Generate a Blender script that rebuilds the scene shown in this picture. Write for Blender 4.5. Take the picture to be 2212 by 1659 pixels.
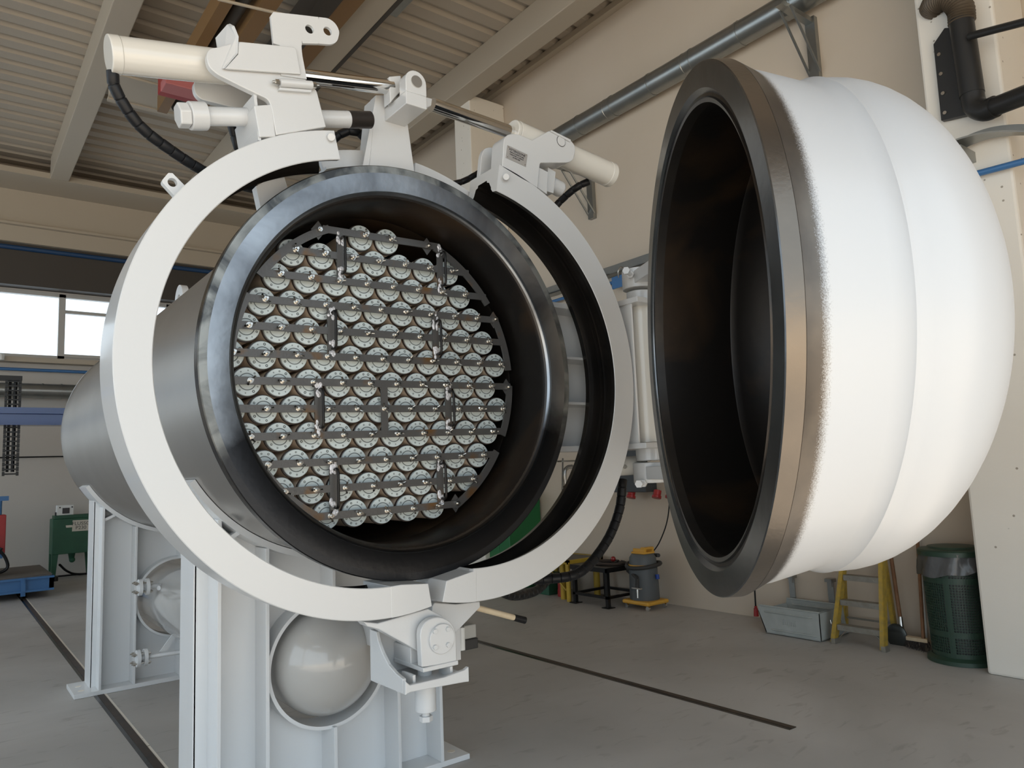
import bpy, bmesh, math, random
from mathutils import Vector, Matrix
random.seed(7)
PI = math.pi
for o in list(bpy.data.objects): bpy.data.objects.remove(o)
SC = bpy.context.scene
COL = SC.collection

# ------------------------------------------------------------------ camera
CM = ((0.7930399412259165, -0.6078491495698148, -0.04008819012686502),
      (0.03845383860050305, 0.11562881641655201, -0.9925478724530086),
      (0.6079547301545415, 0.7855885616411177, 0.1150724028660154))
CAM = Vector((0, 0, 1.6))
cd = bpy.data.cameras.new('camera'); cam = bpy.data.objects.new('camera', cd); COL.objects.link(cam)
R_, D_, F_ = (Vector(r) for r in CM)
mw = Matrix.Identity(4)
for i in range(3):
    mw[i][0] = R_[i]; mw[i][1] = -D_[i]; mw[i][2] = -F_[i]; mw[i][3] = CAM[i]
cam.matrix_world = mw
cd.sensor_width = 36; cd.lens = 1600 / 2212 * 36; cd.clip_start = .05; cd.clip_end = 400
SC.camera = cam

# ------------------------------------------------------------------ light
SC.view_settings.view_transform = 'Standard'; SC.view_settings.look = 'None'
SC.view_settings.gamma = 1; SC.view_settings.use_curve_mapping = False
SC.view_settings.exposure = 0.5
w = bpy.data.worlds.new('sky'); SC.world = w; w.use_nodes = True
nt = w.node_tree; bg = nt.nodes['Background']
bg.inputs[0].default_value = (.76, .89, 1.0, 1); bg.inputs[1].default_value = 1.42
sl = bpy.data.lights.new('sun', 'SUN'); sl.energy = 7.8; sl.angle = .02; sl.color = (1, .90, .77)
so = bpy.data.objects.new('sun', sl); COL.objects.link(so)
so.rotation_euler = (math.radians(30), 0, 0); so.location = (0, 0, 20)

# ------------------------------------------------------------------ helpers
def U(u, v, X=None, Y=None, Z=None):
    """point on a plane of the hall that is seen at photo pixel (u, v)"""
    d = R_ * (u - 1106) + D_ * (v - 829.5) + F_ * 1600
    for ax, val in ((0, X), (1, Y), (2, Z)):
        if val is not None:
            return CAM + d * ((val - CAM[ax]) / d[ax])

MATS = {}
def mat(name, col, rough=.5, metal=0.0, var=None, vscale=6, vmix=.5, bump=0, bscale=60, coat=0, dist=0, spec=.5, rp=None):
    m = bpy.data.materials.new(name); m.use_nodes = True; MATS[name] = m
    n = m.node_tree.nodes; l = m.node_tree.links; b = n['Principled BSDF']
    b.inputs['Base Color'].default_value = (*col, 1); b.inputs['Roughness'].default_value = rough
    b.inputs['Metallic'].default_value = metal; b.inputs['Coat Weight'].default_value = coat
    b.inputs['Coat Roughness'].default_value = .08
    b.inputs['Specular IOR Level'].default_value = spec
    tc = n.new('ShaderNodeTexCoord')
    if var:
        no = n.new('ShaderNodeTexNoise'); no.inputs['Scale'].default_value = vscale; no.inputs['Detail'].default_value = 6
        no.inputs['Distortion'].default_value = dist
        l.new(tc.outputs['Object'], no.inputs['Vector'])
        r = n.new('ShaderNodeValToRGB'); r.color_ramp.elements[0].position = .5 - .25 * (1 - vmix) - .05
        r.color_ramp.elements[1].position = .5 + .35 * (1 - vmix) + .05
        if rp: r.color_ramp.elements[0].position, r.color_ramp.elements[1].position = rp
        r.color_ramp.elements[0].color = (*col, 1); r.color_ramp.elements[1].color = (*var, 1)
        l.new(no.outputs['Fac'], r.inputs['Fac']); l.new(r.outputs['Color'], b.inputs['Base Color'])
    if bump:
        nb = n.new('ShaderNodeTexNoise'); nb.inputs['Scale'].default_value = bscale; nb.inputs['Detail'].default_value = 3
        l.new(tc.outputs['Object'], nb.inputs['Vector'])
        bp = n.new('ShaderNodeBump'); bp.inputs['Strength'].default_value = bump; bp.inputs['Distance'].default_value = .01
        l.new(nb.outputs['Fac'], bp.inputs['Height']); l.new(bp.outputs['Normal'], b.inputs['Normal'])
    return m

white = mat('white_gloss_paint', (.60, .605, .605), .28, coat=.25, bump=.03, bscale=90)
white2 = mat('pale_grey_paint', (.74, .75, .755), .33, coat=.2, bump=.02, bscale=60)
cream = mat('cream_cylinder_paint', (.66, .635, .58), .22, coat=.4)
silver = mat('silver_grey_paint', (.40, .385, .365), .30, .8, var=(.45, .435, .415), vscale=2, bump=.10, bscale=5)
tankg = mat('tank_grey_paint', (.50, .485, .46), .30, .0, coat=1, bump=.01, bscale=12)
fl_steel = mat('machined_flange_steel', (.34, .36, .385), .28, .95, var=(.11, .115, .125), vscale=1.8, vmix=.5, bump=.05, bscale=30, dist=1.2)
rim_steel = mat('machined_door_rim_steel', (.17, .175, .18), .26, .95, var=(.09, .092, .095), vscale=2.5, vmix=.6, bump=.04, bscale=30, dist=1.2)
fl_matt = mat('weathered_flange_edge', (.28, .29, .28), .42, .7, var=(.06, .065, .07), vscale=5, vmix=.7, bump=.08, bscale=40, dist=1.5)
dk_steel = mat('oiled_dark_steel', (.035, .033, .032), .3, .6, var=(.06, .052, .045), vscale=5, vmix=.4, bump=.05, bscale=25)
groove = mat('black_greased_groove', (.03, .028, .027), .25, .8, var=(.06, .052, .045), vscale=4, bump=.05, bscale=30)
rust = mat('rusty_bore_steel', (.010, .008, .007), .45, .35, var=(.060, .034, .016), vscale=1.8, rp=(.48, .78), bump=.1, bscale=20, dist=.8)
bar_m = mat('mill_scale_flat_bar', (.13, .128, .126), .45, .5, var=(.20, .11, .045), vscale=7, rp=(.56, .72), bump=.1, bscale=80)
blackst = mat('black_round_bar', (.03, .028, .027), .35, .7)
chrome = mat('chrome', (.75, .74, .72), .08, 1.0)
zinc = mat('zinc_plated_steel', (.62, .60, .56), .25, 1.0)
capm = mat('grey_tube_cap', (.64, .72, .73), .45, .05, var=(.69, .76, .76), vscale=14)
capg = mat('cap_groove_grey', (.16, .19, .20), .5, .1)
capd = mat('cap_dimple_dark', (.13, .15, .15), .5, .1)
gasket = mat('dark_gasket_rubber', (.035, .022, .018), .5)
tubem = mat('beige_cardboard_tube', (.86, .73, .60), .6)
rubber = mat('black_rubber_hose', (.007, .007, .008), .42, spec=.3)
blackp = mat('black_plastic', (.02, .02, .02), .4)
wallm = mat('cream_wall_plaster', (.58, .49, .385), .85, var=(.62, .53, .43), vscale=.8, bump=.05, bscale=8)
wallg = mat('back_wall_plaster', (.54, .50, .45), .85, var=(.58, .54, .49), vscale=.7)
conc = mat('raw_concrete_pillar', (.80, .75, .67), .85, var=(.84, .79, .71), vscale=1.5, bump=.15, bscale=14)
roofm = mat('beige_corrugated_sheet', (.42, .355, .28), .6)
beamm = mat('beige_beam_paint', (.45, .385, .30), .6)
darkp = mat('dark_roller_panel', (.055, .045, .036), .6)
galv = mat('galvanised_duct', (.30, .31, .30), .32, .85, var=(.36, .36, .34), vscale=5)
brown = mat('brown_steel_paint', (.22, .12, .045), .5)
blue = mat('blue_paint', (.05, .16, .36), .4, coat=.2)
bluel = mat('blue_gloss_crane_paint', (.035, .075, .24), .25, coat=.5)
green = mat('green_machine_paint', (.02, .10, .05), .5, var=(.015, .075, .04), vscale=5)
greenb = mat('bright_green_cabinet', (.015, .15, .045), .45)
red = mat('red_paint', (.35, .02, .02), .4)
pink = mat('pale_red_panel', (.50, .16, .16), .5)
yellow = mat('yellow_paint', (.55, .36, .03), .5, var=(.42, .27, .03), vscale=8)
orange = mat('orange_plastic', (.72, .38, .05), .45)
greyp = mat('grey_vacuum_body', (.11, .12, .125), .5)
tin = mat('pale_grey_steel_bin', (.36, .38, .36), .5, var=(.42, .44, .42), vscale=10)
alu = mat('dull_aluminium', (.28, .26, .22), .45, .6, var=(.36, .34, .30), vscale=20)
fibre = mat('yellow_fibreglass_rail', (.50, .32, .04), .45, var=(.30, .22, .06), vscale=25, vmix=.4)
wood = mat('brown_wood', (.30, .15, .07), .6, var=(.20, .09, .04), vscale=12)
pinew = mat('pale_wood', (.72, .60, .42), .6, var=(.64, .50, .33), vscale=20)
binm = mat('dark_green_plastic', (.022, .050, .032), .45)
bag = mat('grey_bin_liner', (.09, .09, .09), .25, bump=.3, bscale=20)
plate = mat('engraved_metal_plate', (.50, .48, .46), .45, .7)
ink = mat('black_engraving', (.05, .045, .045), .6)
paper = mat('yellowed_paper', (.62, .57, .48), .8)
bristle = mat('dark_bristles', (.05, .04, .035), .8)
spatter = mat('weld_bead_steel', (.88, .88, .92), .35, .5, bump=.8, bscale=120)
railm = mat('rusty_floor_rail', (.055, .045, .038), .5, .6, var=(.10, .07, .05), vscale=8)
lampw = mat('white_plastic', (.75, .75, .72), .4)
yard = mat('pale_yard_concrete', (.62, .55, .46), .9)

def floor_mat():
    m = bpy.data.materials.new('worn_concrete_floor'); m.use_nodes = True
    n = m.node_tree.nodes; l = m.node_tree.links; b = n['Principled BSDF']
    tc = n.new('ShaderNodeTexCoord')
    def noise(s, d=5, di=0, sx=1):
        mp = n.new('ShaderNodeMapping'); mp.inputs['Scale'].default_value = (sx, 1, 1)
        l.new(tc.outputs['Object'], mp.inputs['Vector'])
        x = n.new('ShaderNodeTexNoise'); x.inputs['Scale'].default_value = s; x.inputs['Detail'].default_value = d
        x.inputs['Distortion'].default_value = di; l.new(mp.outputs[0], x.inputs['Vector']); return x
    a = noise(.9, 8, .6); r = n.new('ShaderNodeValToRGB')
    r.color_ramp.elements[0].position = .35; r.color_ramp.elements[1].position = .68
    r.color_ramp.elements[0].color = (.40, .383, .36, 1); r.color_ramp.elements[1].color = (.50, .48, .455, 1)
    l.new(a.outputs['Fac'], r.inputs['Fac'])
    c = noise(11, 7, .8, .35); r2 = n.new('ShaderNodeValToRGB')
    r2.color_ramp.elements[0].position = .60; r2.color_ramp.elements[1].position = .70
    r2.color_ramp.elements[0].color = (1, 1, 1, 1); r2.color_ramp.elements[1].color = (.82, .81, .80, 1)
    l.new(c.outputs['Fac'], r2.inputs['Fac'])
    mx = n.new('ShaderNodeMixRGB'); mx.blend_type = 'MULTIPLY'; mx.inputs[0].default_value = 1
    l.new(r.outputs[0], mx.inputs[1]); l.new(r2.outputs[0], mx.inputs[2]); l.new(mx.outputs[0], b.inputs['Base Color'])
    b.inputs['Roughness'].default_value = .55
    bn = noise(5, 5); bp = n.new('ShaderNodeBump'); bp.inputs['Strength'].default_value = .25; bp.inputs['Distance'].default_value = .01
    l.new(bn.outputs['Fac'], bp.inputs['Height']); l.new(bp.outputs[0], b.inputs['Normal'])
    return m
floorm = floor_mat()

def dark_floor_reflection(m, zmid):
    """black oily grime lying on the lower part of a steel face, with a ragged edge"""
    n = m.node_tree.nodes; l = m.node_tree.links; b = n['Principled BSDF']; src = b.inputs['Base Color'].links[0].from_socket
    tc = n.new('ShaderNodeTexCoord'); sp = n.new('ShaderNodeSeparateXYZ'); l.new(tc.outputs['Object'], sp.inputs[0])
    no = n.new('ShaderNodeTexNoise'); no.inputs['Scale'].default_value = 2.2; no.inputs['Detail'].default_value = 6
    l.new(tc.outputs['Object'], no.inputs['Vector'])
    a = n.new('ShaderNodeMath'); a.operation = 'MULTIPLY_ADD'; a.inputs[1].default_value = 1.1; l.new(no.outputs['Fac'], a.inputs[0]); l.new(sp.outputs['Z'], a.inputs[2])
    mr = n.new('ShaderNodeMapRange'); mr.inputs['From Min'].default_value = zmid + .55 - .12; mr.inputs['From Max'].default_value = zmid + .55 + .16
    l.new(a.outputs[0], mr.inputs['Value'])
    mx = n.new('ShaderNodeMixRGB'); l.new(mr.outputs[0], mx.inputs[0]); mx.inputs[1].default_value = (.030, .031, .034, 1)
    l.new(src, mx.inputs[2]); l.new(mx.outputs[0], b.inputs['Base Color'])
dark_floor_reflection(fl_steel, .62); dark_floor_reflection(fl_matt, .55)  # lower flange darkened: reflection of the shaded floor put into the colour

def pitted():
    n = conc.node_tree.nodes; l = conc.node_tree.links; b = n['Principled BSDF']
    src = b.inputs['Base Color'].links[0].from_socket
    v = n.new('ShaderNodeTexVoronoi'); v.inputs['Scale'].default_value = 9
    tc = n.new('ShaderNodeTexCoord'); l.new(tc.outputs['Object'], v.inputs['Vector'])
    r = n.new('ShaderNodeValToRGB'); r.color_ramp.elements[0].position = .06; r.color_ramp.elements[1].position = .09
    r.color_ramp.elements[0].color = (.45, .42, .38, 1); r.color_ramp.elements[1].color = (1, 1, 1, 1)
    l.new(v.outputs['Distance'], r.inputs['Fac'])
    mx = n.new('ShaderNodeMixRGB'); mx.blend_type = 'MULTIPLY'; mx.inputs[0].default_value = 1
    l.new(src, mx.inputs[1]); l.new(r.outputs[0], mx.inputs[2]); l.new(mx.outputs[0], b.inputs['Base Color'])
pitted()

def overspray():
    """white coat whose sprayed edge fades over the dark steel of the flange, along the axis (local Z)"""
    m = bpy.data.materials.new('white_overspray_on_dark_steel'); m.use_nodes = True
    n = m.node_tree.nodes; l = m.node_tree.links; b = n['Principled BSDF']
    tc = n.new('ShaderNodeTexCoord'); sp = n.new('ShaderNodeSeparateXYZ'); l.new(tc.outputs['Object'], sp.inputs[0])
    no = n.new('ShaderNodeTexNoise'); no.inputs['Scale'].default_value = 260; no.inputs['Detail'].default_value = 2
    l.new(tc.outputs['Object'], no.inputs['Vector'])
    ad = n.new('ShaderNodeMath'); ad.operation = 'MULTIPLY_ADD'; ad.inputs[1].default_value = .045; ad.inputs[2].default_value = -.022
    l.new(no.outputs['Fac'], ad.inputs[0])
    su = n.new('ShaderNodeMath'); su.operation = 'ADD'; l.new(sp.outputs['Z'], su.inputs[0]); l.new(ad.outputs[0], su.inputs[1])
    mr = n.new('ShaderNodeMapRange'); mr.inputs['From Min'].default_value = .100; mr.inputs['From Max'].default_value = .128
    l.new(su.outputs[0], mr.inputs['Value'])
    ns = n.new('ShaderNodeTexNoise'); ns.inputs['Scale'].default_value = 4; ns.inputs['Detail'].default_value = 5
    l.new(tc.outputs['Object'], ns.inputs['Vector'])
    rs = n.new('ShaderNodeValToRGB'); rs.color_ramp.elements[0].position = .42; rs.color_ramp.elements[1].position = .66
    rs.color_ramp.elements[0].color = (.10, .088, .078, 1); rs.color_ramp.elements[1].color = (.17, .145, .12, 1)
    l.new(ns.outputs['Fac'], rs.inputs['Fac'])
    mx = n.new('ShaderNodeMixRGB'); l.new(mr.outputs[0], mx.inputs[0]); l.new(rs.outputs[0], mx.inputs[1])
    mx.inputs[2].default_value = (.50, .515, .535, 1); l.new(mx.outputs[0], b.inputs['Base Color'])
    iv = n.new('ShaderNodeMath'); iv.operation = 'MULTIPLY_ADD'; iv.inputs[1].default_value = -.8; iv.inputs[2].default_value = .8
    l.new(mr.outputs[0], iv.inputs[0]); l.new(iv.outputs[0], b.inputs['Metallic'])
    b.inputs['Roughness'].default_value = .36; b.inputs['Coat Weight'].default_value = .05
    b.inputs['Coat Roughness'].default_value = .1
    nb = n.new('ShaderNodeTexNoise'); nb.inputs['Scale'].default_value = 9; nb.inputs['Detail'].default_value = 4
    l.new(tc.outputs['Object'], nb.inputs['Vector'])
    bp = n.new('ShaderNodeBump'); bp.inputs['Strength'].default_value = .06; bp.inputs['Distance'].default_value = .01
    l.new(nb.outputs['Fac'], bp.inputs['Height']); l.new(bp.outputs[0], b.inputs['Normal'])
    return m
spraym = overspray()

# ------------------------------------------------------------------ mesh builder
class B:
    def __init__(s): s.v = []; s.f = []; s.m = []
    def add(s, vs, fs, mi=0):
        k = len(s.v); s.v += [Vector(p) for p in vs]
        for f in fs: s.f.append([i + k for i in f]); s.m.append(mi)
        return s
    def box(s, c, d, R=None, mi=0):
        c = Vector(c); R = R or Matrix.Identity(3)
        vs = [c + R @ Vector((x * d[0] / 2, y * d[1] / 2, z * d[2] / 2)) for x in (-1, 1) for y in (-1, 1) for z in (-1, 1)]
        return s.add(vs, [(0, 1, 3, 2), (4, 6, 7, 5), (0, 4, 5, 1), (2, 3, 7, 6), (0, 2, 6, 4), (1, 5, 7, 3)], mi)
    def bb(s, a, b, mi=0):
        return s.box([(a[i] + b[i]) / 2 for i in range(3)], [abs(b[i] - a[i]) for i in range(3)], mi=mi)
    def prism(s, pts, ext, mi=0):
        pts = [Vector(p) for p in pts]; ext = Vector(ext); n = len(pts)
        return s.add(pts + [p + ext for p in pts],
                     [list(range(n)), list(range(2 * n - 1, n - 1, -1))] + [(i, i + n, (i + 1) % n + n, (i + 1) % n) for i in range(n)], mi)
    def cyl(s, a, b, r, r2=None, n=20, cap=True, mi=0):
        a = Vector(a); b = Vector(b); r2 = r if r2 is None else r2
        x, y = perp(b - a)
        vs = []
        for c, q in ((a, r), (b, r2)):
            vs += [c + (x * math.cos(2 * PI * i / n) + y * math.sin(2 * PI * i / n)) * q for i in range(n)]
        fs = [(i, (i + 1) % n, (i + 1) % n + n, i + n) for i in range(n)]
        if cap: fs += [list(range(n - 1, -1, -1)), list(range(n, 2 * n))]
        return s.add(vs, fs, mi)
    def tube(s, path, r, n=10, mi=0, cap=True):
        P = [Vector(p) for p in path]; vs = []; x = None
        for i, p in enumerate(P):
            t = (P[min(i + 1, len(P) - 1)] - P[max(i - 1, 0)]).normalized()
            if x is None: x, y = perp(t)
            x = (x - t * x.dot(t)).normalized(); y = t.cross(x)
            q = r[i] if isinstance(r, (list, tuple)) else r
            vs += [p + (x * math.cos(2 * PI * k / n) + y * math.sin(2 * PI * k / n)) * q for k in range(n)]
        fs = [(i * n + k, i * n + (k + 1) % n, (i + 1) * n + (k + 1) % n, (i + 1) * n + k) for i in range(len(P) - 1) for k in range(n)]
        if cap: fs += [list(range(n - 1, -1, -1)), [(len(P) - 1) * n + k for k in range(n)]]
        return s.add(vs, fs, mi)
    def lathe(s, prof, n=96, mis=None, O=(0, 0, 0), A=(0, 0, 1), X=None):
        """profile [(distance along axis, radius)], axis A through O"""
        O = Vector(O); A = Vector(A).normalized()
        x, y = perp(A) if X is None else (Vector(X), A.cross(Vector(X)))
        vs = []
        for z, r in prof:
            vs += [O + A * z + (x * math.cos(2 * PI * k / n) + y * math.sin(2 * PI * k / n)) * max(r, 1e-4) for k in range(n)]
        k0 = len(s.v); s.v += vs
        for i in range(len(prof) - 1):
            for k in range(n):
                s.f.append([k0 + i * n + k, k0 + i * n + (k + 1) % n, k0 + (i + 1) * n + (k + 1) % n, k0 + (i + 1) * n + k])
                s.m.append(mis[i] if mis else 0)
        return s
    def arc(s, cx, cz, a0, a1, prof, n=60, mis=None, cmi=0, cap=True):
        """closed profile [(radius, Y)] swept about a Y axis through (cx, cz), degrees"""
        m = len(prof); vs = []
        for i in range(n + 1):
            a = math.radians(a0 + (a1 - a0) * i / n)
            vs += [Vector((cx + r * math.cos(a), y, cz + r * math.sin(a))) for r, y in prof]
        k0 = len(s.v); s.v += vs
        for i in range(n):
            for k in range(m):
                s.f.append([k0 + i * m + k, k0 + i * m + (k + 1) % m, k0 + (i + 1) * m + (k + 1) % m, k0 + (i + 1) * m + k])
                s.m.append(mis[k] if mis else 0)
        if cap:
            s.f.append([k0 + k for k in range(m)]); s.m.append(cmi)
            s.f.append([k0 + n * m + k for k in range(m - 1, -1, -1)]); s.m.append(cmi)
        return s
    def sphere(s, c, r, n=16, sc=(1, 1, 1), mi=0):
        c = Vector(c); h = n // 2; vs = []
        for i in range(h + 1):
            t = PI * i / h
            vs += [c + Vector((r * sc[0] * math.sin(t) * math.cos(2 * PI * k / n), r * sc[1] * math.sin(t) * math.sin(2 * PI * k / n), r * sc[2] * math.cos(t))) for k in range(n)]
        return s.add(vs, [(i * n + k, i * n + (k + 1) % n, (i + 1) * n + (k + 1) % n, (i + 1) * n + k) for i in range(h) for k in range(n)], mi)
    def hexn(s, a, b, r, mi=0): return s.cyl(a, b, r, n=6, mi=mi)

def perp(t):
    t = Vector(t).normalized(); u = Vector((0, 0, 1)) if abs(t.z) < .9 else Vector((1, 0, 0))
    x = t.cross(u).normalized(); return x, t.cross(x)

def rnd(pts, rads, n=5):
    """round the corners of a planar polygon"""
    out = []; N = len(pts)
    for i, p in enumerate(pts):
        r = rads if isinstance(rads, (int, float)) else rads[i]
        p = Vector(p)
        if r <= 0: out.append(p); continue
        a = Vector(pts[i - 1]) - p; b = Vector(pts[(i + 1) % N]) - p
        k = min(r, a.length * .48, b.length * .48); a = p + a.normalized() * k; b = p + b.normalized() * k
        for j in range(n + 1):
            t = j / n; out.append(a * (1 - t) ** 2 + p * 2 * t * (1 - t) + b * t * t)
    return out

def wpos(o):
    p = Vector(o.location); q = o.parent
    while q: p = p + Vector(q.location); q = q.parent
    return p

def obj(name, b, m, parent=None, smooth=True, bevel=0, ang=35, label=None, M=None):
    me = bpy.data.meshes.new(name)
    if parent is not None: base = wpos(parent); loc = Vector((0, 0, 0))
    elif M is not None: base = Vector((0, 0, 0)); loc = base
    else:
        xs = [v.x for v in b.v]; ys = [v.y for v in b.v]; zs = [v.z for v in b.v]
        base = Vector(((min(xs) + max(xs)) / 2, (min(ys) + max(ys)) / 2, min(zs))); loc = base
    me.from_pydata([v - base for v in b.v], [], b.f)
    for mm in (m if isinstance(m, (list, tuple)) else [m]): me.materials.append(mm)
    me.polygons.foreach_set('material_index', b.m)
    bm = bmesh.new(); bm.from_mesh(me)
    bmesh.ops.remove_doubles(bm, verts=bm.verts, dist=1e-5)
    bmesh.ops.recalc_face_normals(bm, faces=bm.faces); bm.to_mesh(me); bm.free()
    if smooth:
        me.polygons.foreach_set('use_smooth', [True] * len(me.polygons)); me.set_sharp_from_angle(angle=math.radians(ang))
    o = bpy.data.objects.new(name, me); COL.objects.link(o); o.location = loc
    if parent is not None: o.parent = parent
    if bevel:
        md = o.modifiers.new('edge', 'BEVEL'); md.width = bevel; md.segments = 2; md.limit_method = 'ANGLE'; md.angle_limit = math.radians(40)
    if label: o['label'] = label
    return o

def thing(name, label, cat, loc, group=None):
    o = bpy.data.objects.new(name, None); COL.objects.link(o); o.location = loc; o.empty_display_size = .1
    return tag(o, label, cat, group)
def tag(o, label, cat, group=None, kind=None):
    o['label'] = label; o['category'] = cat
    if group: o['group'] = group
    if kind: o['kind'] = kind
    return o
def struct(name, b, m, parent=None, **k):
    o = obj(name, b, m, parent, **k)
    if parent is None: o['kind'] = 'structure'
    return o
def copy_tree(o, loc=None, label=None, parent=None):
    c = o.copy(); COL.objects.link(c)
    if loc is not None: c.location = loc
    if label: c['label'] = label
    if parent is not None: c.parent = parent
    for ch in list(o.children): copy_tree(ch, parent=c)
    return c
def text(name, s, org, xd, yd, size, m, parent, depth=.0006, align='CENTER'):
    cu = bpy.data.curves.new(name, 'FONT'); cu.body = s; cu.size = size; cu.extrude = depth; cu.align_x = align; cu.align_y = 'CENTER'
    t = bpy.data.objects.new(name, cu); COL.objects.link(t)
    dg = bpy.context.evaluated_depsgraph_get(); me = bpy.data.meshes.new_from_object(t.evaluated_get(dg)); bpy.data.objects.remove(t)
    xd = Vector(xd).normalized(); yd = Vector(yd); yd = (yd - xd * yd.dot(xd)).normalized(); zd = xd.cross(yd)
    M = Matrix.Identity(4)
    for i in range(3): M[i][0] = xd[i]; M[i][1] = yd[i]; M[i][2] = zd[i]; M[i][3] = Vector(org)[i] - wpos(parent)[i]
    me.transform(M); me.materials.clear(); me.materials.append(m)
    o = bpy.data.objects.new(name, me); COL.objects.link(o); o.parent = parent
    return o
def spline(pts, n=8):
    P = [Vector(p) for p in pts]; P = [P[0] * 2 - P[1]] + P + [P[-1] * 2 - P[-2]]; out = []
    for i in range(1, len(P) - 2):
        for k in range(n):
            t = k / n; a, b, c, d = P[i - 1:i + 3]
            out.append(.5 * ((2 * b) + (c - a) * t + (2 * a - 5 * b + 4 * c - d) * t * t + (3 * b - a - 3 * c + d) * t ** 3))
    out.append(P[-2]); return out

# ------------------------------------------------------------------ the hall
XW, YB, ZC, YO = 6.7, 16.3, 7.5, -2.0
struct('floor', B().bb((-7, YO, -.1), (XW + .2, YB + .2, 0)), floorm, smooth=False)
struct('floor_yard', B().bb((-40, -60, -.12), (40, YO, -.02)), yard, smooth=False)
struct('wall_right', B().bb((XW, YO, 0), (XW + .2, YB + .2, ZC + .3)), wallm, smooth=False)
struct('wall_left', B().bb((-7.2, YO, 0), (-7, YB + .2, .4)).bb((-7.2, YO, 6.3), (-7, YB + .2, ZC + .3)), wallm, smooth=False)
wl = B()
for i in range(8): wl.bb((-7.15, YO + 2.1 * i, .4), (-7.05, YO + .1 + 2.1 * i, 6.3))
for z in (.4, 3.2, 6.22): wl.bb((-7.14, YO, z), (-7.06, YB, z + .08))
struct('window_2', wl, beamm, smooth=False)  # unseen side windows, made this tall to let more light onto the floor
struct('wall_front', B().bb((4.2, YO - .2, 0), (XW + .2, YO, ZC + .3)).bb((-7.2, YO - .2, 0), (-6.8, YO, ZC + .3)).bb((-6.8, YO - .2, 5.5), (4.2, YO, ZC + .3)), wallm, smooth=False)
b = B().bb((-7, YB, 0), (XW, YB + .2, 4.05)).bb((-7, YB, 5.3), (XW, YB + .2, ZC + .3)).bb((-7, YB, 4.05), (-1.6, YB + .2, 5.3)).bb((5.6, YB, 4.05), (XW, YB + .2, 5.3))
struct('wall_back', b, wallg, smooth=False)
wf = B()
for x in (-1.6, .02, 1.69, 3.6, 5.5): wf.bb((x, YB - .03, 4.05), (x + .11, YB + .08, 5.3))
for z in (4.03, 5.24): wf.bb((-1.6, YB - .03, z), (5.6, YB + .08, z + .07))
wf.bb((1.8, YB - .02, 4.94), (3.6, YB + .07, 5.0)); wf.bb((1.8, YB - .05, 4.08), (3.6, YB, 4.14))
wn = struct('window_1', wf, mat('grey_window_frame', (.45, .43, .40), .5), smooth=False)
struct('window_sill', B().bb((-1.8, YB - .22, 3.93), (5.8, YB, 4.02)), beamm, wn, smooth=False)

# corrugated roof, ridges across the hall
prof = []
y = YO
while y < YB + .2:
    prof += [(y, ZC), (y + .19, ZC), (y + .225, ZC + .055), (y + .295, ZC + .055)]; y += .33
rb = B(); vs = []
for (yy, zz) in prof: vs += [(-7.2, yy, zz), (XW + .2, yy, zz)]
rb.add(vs, [(2 * i, 2 * i + 1, 2 * i + 3, 2 * i + 2) for i in range(len(prof) - 1)])
rb.bb((-7.2, YO, ZC + .1), (XW + .2, YB + .2, ZC + .2))
struct('ceiling', rb, roofm, smooth=False)
for i, (x0, x1) in enumerate(((-3.2, -2.9), (-.9, -.6), (1.36, 1.65), (3.66, 4.03), (5.76, 6.07))):
    struct('trim_%d' % (i + 1), B().bb((x0, YO, 7.1), (x1, 15.0, ZC)), beamm, smooth=False, bevel=.012)
struct('trim_6', B().bb((-7, 15.0, 7.1), (XW, YB, 7.2)).bb((-7, 15.9, 6.12), (XW, YB, 7.1)).bb((-7, 15.8, 6.42), (XW, 15.9, 6.46)), beamm, smooth=False)
struct('trim_7', B().bb((-7, 16.0, 5.34), (XW, YB, 6.12)), darkp, smooth=False)
struct('trim_8', B().bb((6.05, 1.82, 0), (XW, 2.356, ZC)), conc, smooth=False, bevel=.02)
struct('trim_9', B().bb((6.05, 8.58, 0), (XW, 9.0, 7.2)), conc, smooth=False, bevel=.015)
struct('trim_10', B().bb((6.6, YO, 7.42), (XW, 16, 7.5)), beamm, smooth=False)

# sunken floor rails
for x, y0, y1, lab in ((1.065, YO, 15.6, 'dark sunken floor rail at the left, running under both support stands'),
                       (2.57, YO, 3.2, 'dark sunken floor rail beside the right end of the front base plate'),
                       (4.12, 2.69, 8.5, 'dark sunken floor rail ending in the open floor under the open door')):
    t = thing('floor_rail', lab, 'rail', (x, (y0 + y1) / 2, 0), 'rails let into the floor')
    obj('rail_head', B().bb((x - .035, y0, 0), (x + .010, y1, .004)), railm, t, smooth=False)
    obj('flange_groove', B().bb((x - .06, y0, .0005), (x - .035, y1, .002)), groove, t, smooth=False)
    if x < 3: obj('mortar_edge', B().bb((x + .010, y0, .0004), (x + .028, y1, .0012)), conc, t, smooth=False)

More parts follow.
